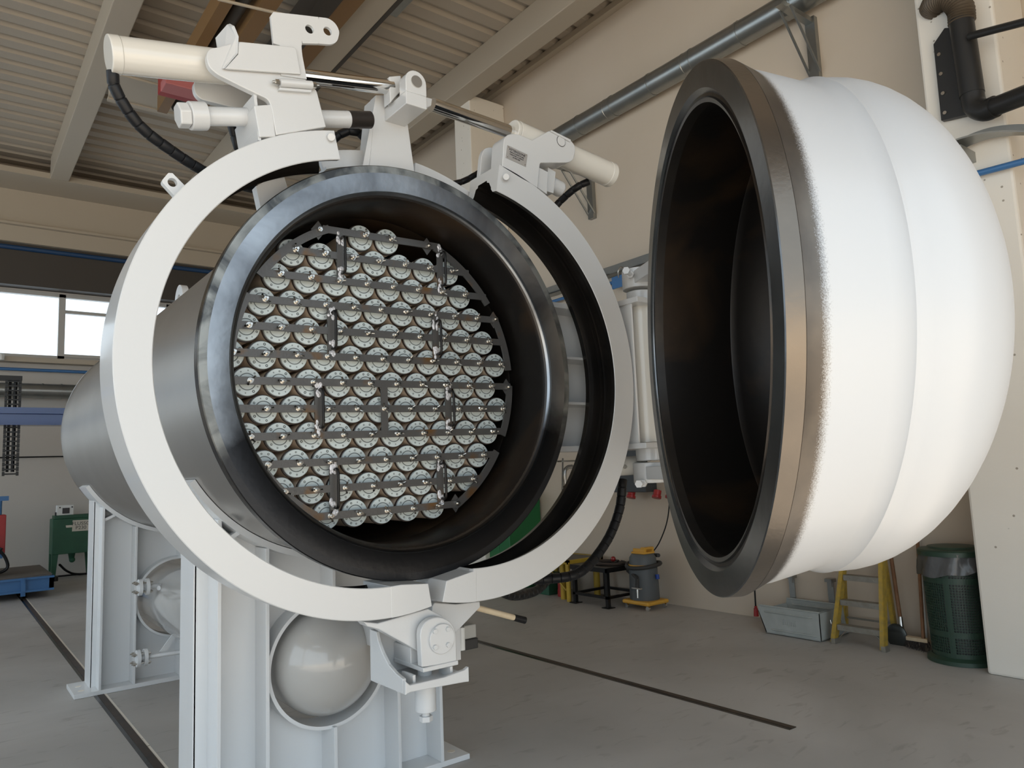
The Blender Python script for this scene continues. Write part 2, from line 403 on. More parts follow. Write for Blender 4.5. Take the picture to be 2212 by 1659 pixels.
# ------------------------------------------------------------------ pressure vessel
VX, VZ, VY = 1.662, 2.067, 2.85
V = thing('pressure_vessel', 'large horizontal grey steel vessel with open dark round mouth, lying on two stands', 'pressure vessel', (VX, 5, 1.2))
ax = dict(O=(VX, VY, VZ), A=(0, 1, 0))
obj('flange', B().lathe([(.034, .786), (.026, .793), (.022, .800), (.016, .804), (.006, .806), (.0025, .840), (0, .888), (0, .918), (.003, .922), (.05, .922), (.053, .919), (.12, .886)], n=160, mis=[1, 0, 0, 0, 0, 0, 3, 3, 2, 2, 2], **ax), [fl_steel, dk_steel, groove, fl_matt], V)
obj('shell', B().lathe([(.12, .886), (.26, .845), (.30, .852), (4.40, .852), (4.42, .862), (4.46, .862), (4.48, .852)] + [(4.48 + .43 * math.sin(k * PI / 24), .852 * math.cos(k * PI / 24)) for k in range(1, 13)], n=160, **ax), silver, V)
obj('bore', B().lathe([(.034, .786), (.05, .776), (.32, .776), (.325, .779), (.33, .776), (3.9, .776), (4.2, .5), (4.3, .0)], n=128, **ax), rust, V)
# centre post carrying the two rod ends
P_ = lambda L, Y: [U(u, v, Y=Y) for u, v in L]
obj('centre_post', B().prism(P_([(812, 205), (797, 361), (896, 372), (880, 258), (868, 205)], 2.90), (0, .06, 0))
    .prism(P_([(812, 206), (797, 361), (802, 361), (817, 206)], 2.90), (0, .12, 0)), white, V, smooth=False, bevel=.004)
ZC0 = 2.70
blk = P_([(877, 198), (931, 213), (929, 222), (917, 229), (872, 219)], ZC0)
zt = U(877, 195, Y=ZC0).z; zb = U(874, 222, Y=ZC0).z; xl = U(877, 200, Y=ZC0).x; xr = U(922, 215, Y=ZC0).x
obj('clevis_block', B().bb((xl, ZC0, zb), (xr, 2.905, zt)), white, V, smooth=False, bevel=.004)
pc = U(899, 177, Y=ZC0); er = .053
ear = [Vector((pc.x - er, ZC0, zt - .0005)), Vector((pc.x + er, ZC0, zt - .0005))] + [Vector((pc.x + er * math.cos(a * PI / 12), ZC0, pc.z + er * math.sin(a * PI / 12))) for a in range(13)]
obj('clevis_ear', B().prism(ear, (0, .06, 0)), white, V, bevel=.003)
obj('clevis_ear', B().prism([p + Vector((0, .14, 0)) for p in ear], (0, .03, 0)), white, V, bevel=.003)
obj('clevis_pin', B().cyl(pc + Vector((0, -.006, 0)), pc + Vector((0, .18, 0)), .027, n=32), zinc, V)
# guide rails for the clamp
def guide(a, bb_, r0, r1, y0, y1, nm='guide_rail'):
    return obj(nm, B().arc(VX, VZ, a, bb_, [(r0, y0), (r1, y0), (r1, y1), (r0, y1)], n=16), white, V)
guide(84, 65, .94, 1.035, 2.98, 3.005); guide(84, 65, .94, .955, 2.98, 3.06)
guide(98.5, 112, .965, 1.04, 2.985, 3.01); guide(98.5, 112, .955, .967, 2.96, 3.06)
obj('rear_bracket', B().prism(P_([(553, 402), (565, 457), (622, 408), (611, 372)], 2.99), (0, .05, 0)), white2, V, smooth=False)
obj('lifting_lug', B().lathe([(0, .045), (0, .115), (.045, .115), (.045, .045), (0, .045)], n=48, O=(1.335, 5.66, 2.925), A=(1, 0, 0)), white2, V)

# ------------------------------------------------------------------ support stands
TX, TZ = 1.612, .668     # axis of the lower tank
def stand(name, label, yf, dep, x0, xs, x1, zb, px0, px1, brace):
    s = thing(name, label, 'support stand', ((px0 + px1) / 2, yf + .2, 0), 'white steel stands under the vessel')
    yp = yf + dep
    top = []
    R = .885
    for k in range(31):
        x = x0 + (x1 - x0) * k / 30; dx = min(abs(x - VX), R * .985)
        top.append(Vector((x, yp, VZ - math.sqrt(R * R - dx * dx))))
    # web with the round opening for the tank: two halves
    RH = .312
    for sgn in (-1, 1):
        xe = x0 if sgn < 0 else x1
        hole = [Vector((TX + sgn * RH * math.sin(a * PI / 24), yp, TZ + RH * math.cos(a * PI / 24))) for a in range(25)]
        tp = [p for p in top if (p.x - TX) * sgn > 0]
        tp = sorted(tp, key=lambda p: -p.x * sgn)
        ztx = VZ - math.sqrt(R * R - (TX - VX) ** 2)
        poly = [Vector((xe, yp, zb))] + tp + [Vector((TX, yp, ztx))] + hole + [Vector((TX, yp, zb))]
        obj('web_plate', B().prism(poly, (0, .012, 0)), white2, s, smooth=False)
    obj('tank_ring', B().lathe([(yf + .03, RH - .005), (yf + .03, RH + .012), (yp + .05, RH + .012), (yp + .05, RH - .005), (yf + .03, RH - .005)], n=96, O=(TX, 0, TZ), A=(0, 1, 0)), white2, s)
    for x in xs:
        dx = min(abs(x - VX), R * .99); zt = VZ - math.sqrt(R * R - dx * dx)
        lo = zb
        segs = [(lo, zt)]
        if abs(x - TX) < RH:
            h = math.sqrt(RH * RH - (x - TX) ** 2); segs = [(lo, TZ - h), (TZ + h, zt)]
        for a, c in segs:
            obj('rib', B().bb((x - .009, yf, a), (x + .009, yp + .02, c)), white2, s, smooth=False, bevel=.002)
    for x in (x0, x1):
        zt = VZ - .45
        obj('side_plate', B().bb((x - .006, yp, zb), (x + .006, yp + .24, zt)), white2, s, smooth=False)
    obj('saddle_band', B().arc(VX, VZ, -148, -32, [(.855, yf - .02), (.885, yf - .02), (.885, yf + .34), (.855, yf + .34)], n=60), white2, s)
    obj('base_plate', B().bb((px0, yf, 0.001), (px1, yf + .42, zb)), white2, s, smooth=False, bevel=.003)
    for hx in (px0 + .06, px1 - .06):
        for hy in (yf + .10, yf + .26):
            obj('bolt_slot', B().cyl((hx, hy, zb), (hx, hy, zb + .0015), .022), conc, s)
    if brace:
        a = Vector((xs[0], yf + .01, brace[0])); c = Vector((xs[0] + brace[1], yf + .01, brace[0] + brace[2]))
        d = (c - a).normalized(); q = Vector((-d.z, 0, d.x)) * .01
        obj('stiffener', B().prism([a - q, c - q, c + q, a + q], (0, dep, 0)), white2, s, smooth=False)
    return s
stand('support_stand', 'white ribbed steel stand nearest the camera, its round opening showing a domed tank end', 3.65, .155, .985, (1.055, 1.28, 1.622, 1.982, 2.243), 2.33, .03, .90, 2.42, (1.30, .20, .12))
stand('support_stand', 'white ribbed steel stand further back at the left, beside the green machine', 6.71, .15, 1.0, (1.045, 1.285, 1.63, 1.99, 2.25), 2.33, .035, .872, 2.45, (1.33, .26, .12))

# ------------------------------------------------------------------ lower tank
T = thing('air_tank', 'glossy grey cylindrical tank with domed end lying through both stands below the vessel', 'tank', (TX, 5, .35))
RT = .268
obj('tank_shell', B().lathe([(.22 - .22 * math.cos(k * PI / 24), max(RT * math.sin(k * PI / 24), 0)) for k in range(12)] + [(.22, RT), (1.2, RT), (1.203, RT + .003), (1.206, RT), (3.9, RT)] + [(3.9 + .2 * math.sin(k * PI / 12), RT * math.cos(k * PI / 12)) for k in range(1, 7)], n=96, O=(TX, 3.52, TZ), A=(0, 1, 0)), tankg, T)
def flanged_pipe(px, elbow_px, Y, ye):
    c = U(*px, Y=Y); e = U(*elbow_px, Y=ye)
    g = B()
    for k in (0, 1): g.cyl(c + Vector((-.025 + .05 * k - .012, 0, 0)), c + Vector((-.025 + .05 * k + .012, 0, 0)), .062, n=28)
    f = obj('pipe_flange', g, white2, T)
    s = B()
    for a in (45, 135, 225, 315):
        d = Vector((0, math.cos(math.radians(a)), math.sin(math.radians(a)))) * .046
        s.cyl(c + d + Vector((-.075, 0, 0)), c + d + Vector((.06, 0, 0)), .006, n=8)
        for q in (-.055, .045): s.hexn(c + d + Vector((q - .008, 0, 0)), c + d + Vector((q + .008, 0, 0)), .013)
    obj('flange_bolts', s, zinc, f)
    return c, e
c, e = flanged_pipe((310, 1268), (345, 1268), 6.35, 6.3)
obj('pipe', B().tube(spline([c, c + Vector((.08, 0, .0)), c + Vector((.16, 0, -.02)), (TX - .245, 6.3, TZ + .14)], 6), .018, n=14), white2, T)
c, e = flanged_pipe((306, 1421), (420, 1405), 6.35, 6.3)
e = U(420, 1404, Y=6.25)
obj('pipe', B().tube([c, e, e + Vector((.35, 0, .01))], .016, n=14), white2, T)
obj('pipe', B().tube(spline([e + Vector((-.02, 0, 0)), e + Vector((.04, 0, .01)), e + Vector((.06, 0, .08)), e + Vector((.06, 0, .16))], 5), .016, n=14), white2, T)
a = U(345, 1408, Y=6.28); d = U(372, 1372, Y=6.28)
obj('pipe_bracket', B().prism([a, a + Vector((.05, 0, 0)), d + Vector((.06, 0, .02)), d + Vector((.02, 0, .03))], (0, .01, 0)), white2, T, smooth=False)

# ------------------------------------------------------------------ capped tubes
RX = {'A': (1.560, 2), 'B': (1.217, 7), 'C': (1.149, 8), 'D': (1.081, 9), 'E': (1.013, 10), 'F': (.947, 11), 'G': (1.018, 10),
      'H': (.950, 11), 'I': (1.020, 10), 'J': (1.092, 9), 'K': (1.163, 8), 'L': (1.368, 5)}
DX, DZ, TIL = .1385, .1182, .018
YF = 3.15
ORD = ['first', 'second', 'third', 'fourth', 'fifth', 'sixth', 'seventh', 'eighth', 'ninth', 'tenth', 'eleventh', 'twelfth']
def cap_mesh(seed):
    rg = random.Random(seed); g = B()
    g.lathe([(0, 0), (0, .0335), (.0012, .0345), (.0012, .0365), (0, .0375), (0, .0588), (.0025, .061), (.014, .061), (.014, .05)], n=48, mis=[0, 1, 1, 1, 0, 0, 0, 0], A=(0, 1, 0))
    n = rg.choice((9, 10, 10, 11)); ph = rg.random() * 6
    for k in range(n):
        a = ph + 2 * PI * k / n + rg.uniform(-.06, .06); r = .049; q = rg.choice((.0028, .0038, .0046, .0055))
        c = Vector((r * math.cos(a), 0, r * math.sin(a)))
        g.lathe([(-.0007, 0), (-.0007, q * .45), (-.0012, q * .5), (-.0008, q), (.0, q * 1.15)], n=10, mis=[0, 2, 2, 2], O=c, A=(0, 1, 0))
    return g
protos = []
def make_tube(seed):
    t = thing('capped_tube', '', 'tube', (0, 0, 0), 'grey capped tubes stacked in the mouth of the vessel')
    obj('end_cap', cap_mesh(seed), [capm, capg, capd], t)
    obj('gasket', B().lathe([(.014, .045), (.014, .0655), (.024, .0655), (.024, .045)], n=40, A=(0, 1, 0)), gasket, t)
    obj('tube_body', B().lathe([(.024, .03), (.024, .0625), (1.3, .0625), (1.3, 0)], n=36, A=(0, 1, 0)), tubem, t)
    return t
tube_protos = [make_tube(s) for s in range(5)]
used = [False] * 5
CENT = {}
rows = list(RX)
for ri, r in enumerate(rows):
    x0, n = RX[r]
    for k in range(n):
        x = x0 + DX * k; z = 2.737 - DZ * ri + TIL * (x - 1.66)
        CENT.setdefault(r, []).append((x, z))
        pi = random.randrange(5)
        where = ('leftmost' if k == 0 else 'rightmost' if k == n - 1 else ORD[k] + ' from left')
        lab = 'grey round tube end, %s in the %s row from the top' % (where, ORD[ri])
        loc = (x, YF + random.uniform(-.003, .003), z)
        if not used[pi]:
            used[pi] = True; o = tube_protos[pi]; o.location = loc; o['label'] = lab
        else: o = copy_tree(tube_protos[pi], loc, lab)
        o.rotation_euler = (0, random.uniform(0, 6.28), 0)

# ------------------------------------------------------------------ retaining grids
YG = 3.108
def wing_nut(t):
    g = B(); g.cyl((0, -.003, 0), (0, .002, 0), .013, n=20); g.cyl((0, -.016, 0), (0, 0, 0), .0095, n=16); g.cyl((0, -.034, 0), (0, 0, 0), .0055, n=12)
    for s in (-1, 1):
        g.tube([(s * .006, -.006, 0), (s * .016, -.013, s * .001), (s * .024, -.020, s * .002)], [.0045, .0035, .0048], n=8)
    o = obj('wing_nut', g, zinc, M=True); o.parent = t; return o
def grid(label, rws, ties, plain, corner, left=True):
    L = [CENT[r] for r in rws]
    zs = [sum(z - TIL * (x - 1.66) for x, z in l) / len(l) for l in L]
    t = thing('retaining_grid', label, 'grid frame', (VX, YG, zs[-1] - .02), 'flat bar grids holding the tubes')
    hw = .0165; RI = .745
    for z in zs:
        dz = z - VZ; h = math.sqrt(RI * RI - dz * dz) - .012
        a = Vector((VX - h, YG, z + TIL * (VX - h - 1.66))); c = Vector((VX + h, YG, z + TIL * (VX + h - 1.66)))
        q = Vector((0, 0, hw))
        obj('flat_bar', B().prism([a - q, c - q, c + q, a + q], (0, .010, 0)), bar_m, t, smooth=False)
    for x in ties + plain:
        obj('tie_bar', B().bb((x - hw, YG - .0008, zs[-1]), (x + hw, YG + .009, zs[0])), bar_m, t, smooth=False)
    for sgn in ((1, -1) if left else (1,)):
        za, zb_ = zs[0] - VZ + hw, zs[-1] - VZ - hw
        a0 = math.degrees(math.asin(max(-1, min(1, za / RI)))); a1 = math.degrees(math.asin(max(-1, min(1, zb_ / RI))))
        if sgn < 0: a0, a1 = 180 - a0, 180 - a1
        obj('rim_bar', B().arc(VX, VZ, a0, a1, [(RI - .036, YG + .0006), (RI, YG + .0006), (RI, YG + .0105), (RI - .036, YG + .0105)], n=20), bar_m, t)
    for x in ties:
        zm = zs[1] + TIL * (x - 1.66)
        hx = x + .004
        h = obj('handle', B().tube(spline([(hx, YG, zm + .083), (hx, YG - .028, zm + .085), (hx, YG - .042, zm + .068), (hx, YG - .043, zm), (hx, YG - .042, zm - .068), (hx, YG - .028, zm - .085), (hx, YG, zm - .083)], 5), .0062, n=10), blackst, t)
        g = B()
        for k in range(14):
            if k == 7: obj('weld_bead', g, spatter, t); g = B()
            zz = zm + (-1 if k < 7 else 1) * random.uniform(.055, .118)
            g.sphere((x + random.uniform(-.014, .014), YG - .001, zz), random.uniform(.006, .013), n=8, sc=(random.uniform(.6, 1.1), .22, random.uniform(.8, 1.7)))
        obj('weld_bead', g, spatter, t)
    w0 = wing_nut(t); first = True
    for l in L:
        for x, z in l:
            if math.hypot(x - VX, z - VZ) > .73: continue
            o = w0 if first else w0.copy()
            if not first: COL.objects.link(o); o.parent = t
            first = False
            o.location = Vector((x, YG, z)) - t.location; o.rotation_euler = (0, random.uniform(0, PI), 0)
    for u, v in corner:
        c = U(u, v, Y=YG)
        obj('corner_bolt', B().hexn(c + Vector((0, -.012, 0)), c, .012).cyl(c + Vector((0, -.022, 0)), c, .006, n=10), zinc, t)
        obj('corner_clip', B().prism([c + Vector((-.035, .012, 0)), c + Vector((0, .012, -.045)), c + Vector((.035, .012, 0)), c + Vector((0, .012, .045))], (0, .004, 0)), bar_m, t, smooth=False)
    return t
grid('dark flat-bar grid with two handles, topmost of the four, its welds bright white', 'ABC', [1.432, 1.975], [], [(690, 496), (925, 531)])
grid('dark flat-bar grid with two handles, second of the four from the top', 'DEF', [1.382, 1.937], [], [(1069, 690)])
grid('third dark flat-bar grid from the top, with two handles and plain middle tie bar', 'GHI', [1.318, 2.0], [1.645], [(1097, 836)])
grid('dark flat-bar grid with two handles, lowest of the four', 'JKL', [1.384, 1.94], [], [(987, 1087)])

# ------------------------------------------------------------------ open clamp ring
CY0, CY1 = 2.72, 2.965
RPROF = [(1.01, CY0 + .003), (1.01, CY1), (.90, CY1), (.893, CY1 - .035), (.915, CY1 - .05), (.950, CY1 - .06), (.953, CY1 - .075), (.966, CY1 - .077), (.968, CY0 + .095), (.955, CY0 + .090), (.948, CY0 + .072), (.915, CY0 + .050), (.905, CY0 + .049), (.886, CY0 + .032), (.880, CY0 + .003), (.883, CY0), (1.007, CY0)]
RM = [0, 0] + [1] * 12 + [0, 0, 0]
def clamp(name, label, cx, cz, a0, a1, rout):
    t = thing(name, label, 'clamp', (cx, (CY0 + CY1) / 2, cz - 1.0), 'two halves of the white clamp ring')
    k = rout / 1.01
    pr = [(r * k if r > .99 else r, y) for r, y in RPROF]
    obj('clamp_ring', B().arc(cx, cz, a0, a1, pr, n=110, mis=RM), [white, groove], t, ang=28)
    return t
CL = clamp('clamp_ring_half', 'left half of the open white clamp ring, with a lifting lug on its shoulder', 1.441, 2.036, 102, 271.5, 1.003)
CR = clamp('clamp_ring_half', 'right half of the open white clamp ring, with an engraved warning plate on its bracket', 1.908, 2.06, -93.6, 80.2, 1.021)
def end_block(t, cx, cz, a0, a1, inner, ro):
    pts = [Vector((cx + ro * math.cos(math.radians(a0 + (a1 - a0) * k / 8)), CY0 - .001, cz + ro * math.sin(math.radians(a0 + (a1 - a0) * k / 8)))) for k in range(9)]
    pts += [Vector((x, CY0 - .001, z)) for x, z in inner]
    obj('end_block', B().prism(pts, (0, CY1 - CY0 + .002, 0)), white, t, smooth=False, bevel=.003)
end_block(CL, 1.441, 2.036, 270.5, 281.4, [(1.624, 1.146), (1.50, 1.157), (1.449, 1.156)], 1.0035)
end_block(CR, 1.908, 2.06, -102.3, -92.5, [(1.869, 1.178), (1.849, 1.170), (1.713, 1.146)], 1.0215)
def S(ox, oy, s, L): return [(ox + a * s, oy + b * s) for a, b in L]
def zo(L): return S(200, 0, .27125, L)       # upper left bracket readings
def zr(L): return S(880, 150, .18987, L)     # upper right bracket readings
def zl(L): return S(780, 1180, .2412, L)     # lower hinge readings
# lifting lug on the left half
lp = P_(S(200, 330, .18083, [(905, 240), (955, 243), (1130, 420), (1000, 540), (832, 355), (832, 325)]), 2.80)
hc = U(372.5, 394, Y=2.80)
def holed(b_, outline, centre, r, ext, n=20):
    """plate with one round hole: outline corners bridged to the hole"""
    c = Vector(centre); O = [Vector(p) for p in outline]; N = len(O); k0 = len(b_.v)
    H = [c + Vector((r * math.cos(2 * PI * i / n), 0, r * math.sin(2 * PI * i / n))) for i in range(n)]
    ext = Vector(ext)
    ang = lambda p: math.atan2(p.z - c.z, p.x - c.x)
    # dense outline resampled by angle
    D = []
    for i in range(n):
        a = 2 * PI * i / n; d = Vector((math.cos(a), 0, math.sin(a))); best = None
        for j in range(N):
            p, q = O[j], O[(j + 1) % N]; e = q - p
            den = d.x * e.z - d.z * e.x
            if abs(den) < 1e-9: continue
            t_ = ((p.x - c.x) * e.z - (p.z - c.z) * e.x) / den; s_ = ((p.x - c.x) * d.z - (p.z - c.z) * d.x) / den
            if t_ > 0 and -1e-6 <= s_ <= 1 + 1e-6 and (best is None or t_ < best): best = t_
        D.append(c + d * (best or r * 1.5))
    vs = H + D + [p + ext for p in H] + [p + ext for p in D]
    fs = []
    for i in range(n):
        j = (i + 1) % n
        fs += [(i, j, n + j, n + i), (2 * n + i, 3 * n + i, 3 * n + j, 2 * n + j), (i, 2 * n + i, 2 * n + j, j), (n + i, n + j, 3 * n + j, 3 * n + i)]
    return b_.add(vs, fs)
obj('lifting_lug', holed(B(), lp, hc, .0165, (0, .025, 0), n=48), white, CL, ang=30)
# bracket on the left half: front and back cheek plates
cheek = [(1000, 375), (930, 385), (905, 440), (925, 530), (990, 590), (1240, 715), (1400, 790), (1425, 850), (1462, 1075), (1860, 1010), (1785, 720), (1700, 640), (1665, 380), (1160, 330)]
obj('front_cheek', B().prism(rnd(P_(zo(cheek), CY0), [.0, .02, .03, .03, .03, .03, .03, .02, 0, 0, .01, 0, 0, 0]), (0, .03, 0)), white, CL, bevel=.003)
back = [(905, 560), (800, 660), (815, 740), (860, 790), (1100, 850), (1300, 900), (1500, 1000), (1780, 980), (1700, 640), (1300, 560)]
obj('back_cheek', B().prism(rnd(P_(zo(back), 2.94), .02), (0, .03, 0)), white, CL, bevel=.003)
obj('bracket_web', B().prism(P_(zo([(1285, 840), (1430, 830), (1460, 1090), (1330, 1090)]), CY0 + .0015), (0, .24, 0)), white, CL, smooth=False, bevel=.004)
ps = P_(zo([(1210, 730), (1140, 840), (1180, 1180), (1330, 1090), (1285, 840)]), 2.76)
obj('bracket_side', B().prism([Vector((U(548, 235, Y=CY0 + .01).x, CY0 + .012, U(548, 200, Y=CY0).z)), Vector((U(560, 300, Y=CY0).x, CY0 + .012, U(560, 300, Y=CY0).z)), Vector((U(560, 300, Y=CY0).x, 2.95, U(560, 300, Y=CY0).z)), Vector((U(548, 235, Y=CY0).x, 2.95, U(548, 200, Y=CY0).z))], (.012, 0, 0)), white, CL, smooth=False)
obj('lock_pin', B().cyl(U(716, 296, Y=CY0 - .022), U(716, 296, Y=CY0 + .01), .0165), white, CL, bevel=.003)
# tilting stop plate with bent flap, on its bolt barrel
SP = CL
y1 = CY0 - .018
obj('guard_plate', B().prism(rnd(P_(zo([(1055, 545), (1160, 430), (1165, 330), (1620, 375), (1660, 590)]), y1), [0, .0, .01, .015, 0]), (0, .012, 0)), white, CL, smooth=False, bevel=.003)
fa = P_(zo([(1160, 425), (1055, 545)]), y1); fb = P_(zo([(1165, 290), (1130, 200), (1095, 185)]), y1)
f1 = U(*zo([(1000, 295)])[0], Y=y1 + .10); f2 = U(*zo([(1020, 420)])[0], Y=y1 + .10); f3 = U(*zo([(1095, 187)])[0], Y=y1 + .06); f4 = U(*zo([(1130, 205)])[0], Y=y1 + .02)
obj('bent_flap', B().prism([fa[1], fa[0], fb[0], f4, f3, f1, f2], (-.008, .012, .0)), white, CL, smooth=False, bevel=.002)
hook = [(1418, 125), (1440, 95), (1880, 145), (1935, 185), (1968, 250), (1950, 330), (1905, 355), (1690, 338), (1664, 370), (1668, 430), (1706, 630), (1500, 600), (1490, 360), (1440, 345)]
hk = P_(zo(hook), y1 - .001 + .013)
h1 = U(*zo([(1728, 232)])[0], Y=hk[0].y); h2 = U(*zo([(1872, 248)])[0], Y=hk[0].y)
mid = U(*zo([(1800, 240)])[0], Y=hk[0].y)
LB = [hk[i] for i in range(0, 2)]
sp1 = U(*zo([(1800, 136)])[0], Y=hk[0].y); sp2 = U(*zo([(1800, 347)])[0], Y=hk[0].y)
q1 = U(*zo([(1640, 117)])[0], Y=hk[0].y); q2 = U(*zo([(1668, 345)])[0], Y=hk[0].y)
hg = B()
hg.prism([hk[0], hk[1], q1, q2, hk[8], hk[9], hk[10], hk[11], hk[12], hk[13]], (0, .014, 0))
holed(hg, [q1, sp1, sp2, q2], h1, .0185, (0, .014, 0), n=48)
holed(hg, rnd([sp1, hk[2], hk[3], hk[4], hk[5], hk[6], sp2], [0, .015, .02, .03, .02, .02, 0]), h2, .0185, (0, .014, 0), n=48)
obj('hook_plate', hg, white, CL, smooth=False)
a = U(*zo([(1490, 658)])[0], Y=y1 - .004); c = U(*zo([(1745, 678)])[0], Y=y1 - .004)
obj('hinge_barrel', B().cyl(a, c, .0165), white, CL)
d = (c - a).normalized()
obj('hinge_bolt', B().cyl(a - d * .03, c + d * .03, .006, n=12).hexn(a - d * .018, a - d * .003, .012).hexn(c + d * .003, c + d * .018, .012), zinc, CL)
obj('hinge_foot', B().prism(P_(zo([(1490, 695), (1745, 715), (1740, 735), (1485, 715)]), y1), (0, .02, 0)), white, CL, smooth=False)

# bracket on the right half
rp = [(1080, 1110), (1100, 790), (1135, 745), (1200, 728), (1290, 745), (1420, 805), (1600, 705), (1640, 693), (1850, 800), (1900, 850), (1912, 920), (1890, 1030), (1830, 1060), (1510, 1062), (1482, 1345), (1300, 1245)]
obj('front_cheek', B().prism(rnd(P_(zr(rp), CY0), [0, .02, .03, .03, .02, 0, 0, 0, .02, .03, .03, .03, .02, .012, 0, 0]), (0, .10, 0)), white, CR, bevel=.003)
obj('back_cheek', B().prism(rnd(P_(zr([(820, 1250), (845, 970), (880, 895), (960, 880), (1100, 950), (1400, 1100), (1500, 1200), (1300, 1380)]), 2.93), .02), (0, .03, 0)), white, CR, bevel=.003)
obj('top_strip', B().prism(P_(zr([(1625, 700), (1640, 690), (1860, 800), (1855, 825)]), CY0 - .008), (0, .05, 0)), white, CR, smooth=False)
pv = U(*zr([(1748, 818)])[0], Y=CY0)
obj('pivot_pin', B().cyl(pv + Vector((0, -.004, 0)), pv + Vector((0, .2, 0)), .027, n=32), white, CR, bevel=.002)
obj('pivot_recess', B().cyl(pv + Vector((0, -.002, 0)), pv + Vector((0, .01, 0)), .0295, n=32), ink, CR)
obj('lock_pin', B().cyl(U(*zr([(1125, 1222)])[0], Y=CY0 - .03), U(*zr([(1125, 1222)])[0], Y=CY0 + .01), .0165), white, CR, bevel=.003)
obj('square_block', B().prism(P_(zr([(1600, 1110), (1690, 1165), (1665, 1410), (1590, 1385)]), 2.78), (0, .12, 0)).prism(P_(zr([(1500, 1115), (1600, 1165), (1590, 1420), (1482, 1345)]), CY0 + .02), (0, .1, 0)), white, CR, smooth=False, bevel=.003)
# engraved plate
A0, A1, A2 = U(1096, 313.5, Y=CY0 - .002), U(1139.5, 334, Y=CY0 - .002), U(1092.5, 340.5, Y=CY0 - .002)
wp = obj('warning_plate', B().prism([A0, A1, A1 + (A2 - A0), A2], (0, .002, 0)), plate, CR, smooth=False, label='engraved metal plate reading ATTENZIONE')
ex = A1 - A0; ey = A2 - A0; cxm = A0 + ex * .5
for fr, s_, tx in ((.22, .0165, 'ATTENZIONE'), (.42, .0088, 'PRIMA DI EFFETTUARE'), (.58, .0088, 'MANOVRE A CARICO'), (.74, .0088, 'SCARICARE')):
    text('plate_lettering', tx, cxm + ey * fr + Vector((0, -.0006, 0)), ex, -ey, s_, ink, wp)
rv = B()
for i in (.07, .93):
    for j in (.1, .9):
        c = A0 + ex * i + ey * j; rv.cyl(c + Vector((0, -.002, 0)), c, .0028, n=10)
obj('rivets', rv, zinc, wp)

# knuckles below the ring
obj('hinge_knuckle', B().prism(P_(zl([(20, 675), (150, 690), (600, 560), (720, 620), (850, 770), (850, 900), (700, 960), (520, 945), (160, 745), (60, 720)]), CY0 + .03), (0, .07, 0)), white, CL, smooth=False, bevel=.004)
obj('hinge_knuckle', B().prism(P_(zl([(640, 535), (660, 505), (850, 520), (1065, 495), (1068, 545), (850, 775), (700, 900), (620, 800)]), CY0 + .11), (0, .08, 0)), white, CR, smooth=False, bevel=.004)

# ------------------------------------------------------------------ hinge cradle below the clamp
K = thing('hinge_cradle', 'white bracket with four-bolt pivot disc holding the clamp ring from below', 'bracket', (1.7, 2.85, .45))
ye = 2.70
e = [(545, 1085), (530, 800)] + [(690 + 160 * math.cos(a * PI / 12), 795 - 160 * math.sin(a * PI / 12)) for a in range(11, 0, -1)] + [(852, 795), (858, 1040)]
obj('pivot_ear', B().prism(P_(zl(e), ye), (0, .035, 0)), white, K, bevel=.004)
pd = U(*zl([(716, 826)])[0], Y=ye)
obj('pivot_disc', B().cyl(pd + Vector((0, -.012, 0)), pd + Vector((0, .2, 0)), .060, n=48), white, K, bevel=.002)
g = B()
for u, v in zl([(659, 762), (775, 743), (662, 905), (778, 883)]):
    c = U(u, v, Y=ye - .012); g.hexn(c + Vector((0, -.008, 0)), c, .0105)
obj('disc_bolts', g, white, K, smooth=False, bevel=.001)
z0 = U(*zl([(555, 1130)])[0], Y=ye).z; z1 = U(*zl([(550, 1090)])[0], Y=ye).z; xa = U(*zl([(550, 1110)])[0], Y=ye).x; xb = U(*zl([(865, 1050)])[0], Y=ye).x
obj('ear_base', B().bb((xa, ye - .006, z0), (xb, ye + .24, z1)), white, K, smooth=False, bevel=.003)
yl = 2.66
fr_ = P_(zl([(398, 1208), (440, 1245), (745, 1175), (930, 1108), (965, 1078), (968, 1213), (925, 1218), (440, 1308), (398, 1336)]), yl)
obj('cradle_front', B().prism(fr_, (0, .02, 0)), white, K, smooth=False, bevel=.003)
zf = U(*zl([(440, 1270)])[0], Y=yl).z; xf0 = U(*zl([(398, 1270)])[0], Y=yl).x; xf1 = U(*zl([(966, 1150)])[0], Y=yl).x
zf = .756
obj('cradle_floor', B().bb((xf0 + .016, yl + .02, .745), (xf1, 2.95, .765)), white, K, smooth=False)
# left side plate, with its hollow front curve
def xz(u, v, X): return U(u, v, X=X)
sx = xf0
sp_ = [Vector((sx, y, z)) for y, z in ((2.96, .742), (2.96, .952), (2.90, .951), (2.885, .914), (2.848, .871), (2.80, .835), (2.737, .812), (2.681, .801), (2.681, .744))]
obj('cradle_side', B().prism(sp_, (.016, 0, 0)), white, K, smooth=False, bevel=.003)
obj('cradle_back', B().bb((sx + .016, 2.945, .744), (xf1 - .03, 2.96, .95)), white, K, smooth=False)
obj('stop_block', B().bb((1.578, 2.80, .815), (1.72, 2.945, .885)), white, K, smooth=False, bevel=.003)
obj('cradle_arm', B().bb((1.76, 2.96, .745), (1.93, 3.64, .93)), white, K, smooth=False)
for u in (475, 810):
    c = U(*zl([(u, 1150)])[0], Y=yl + .03)
    obj('guide_cheek', B().bb((c.x - .006, yl + .03, zf), (c.x + .006, yl + .12, z0)), white, K, smooth=False)
cc = U(*zl([(575, 1300)])[0], Y=2.80); zt_ = zf - .01
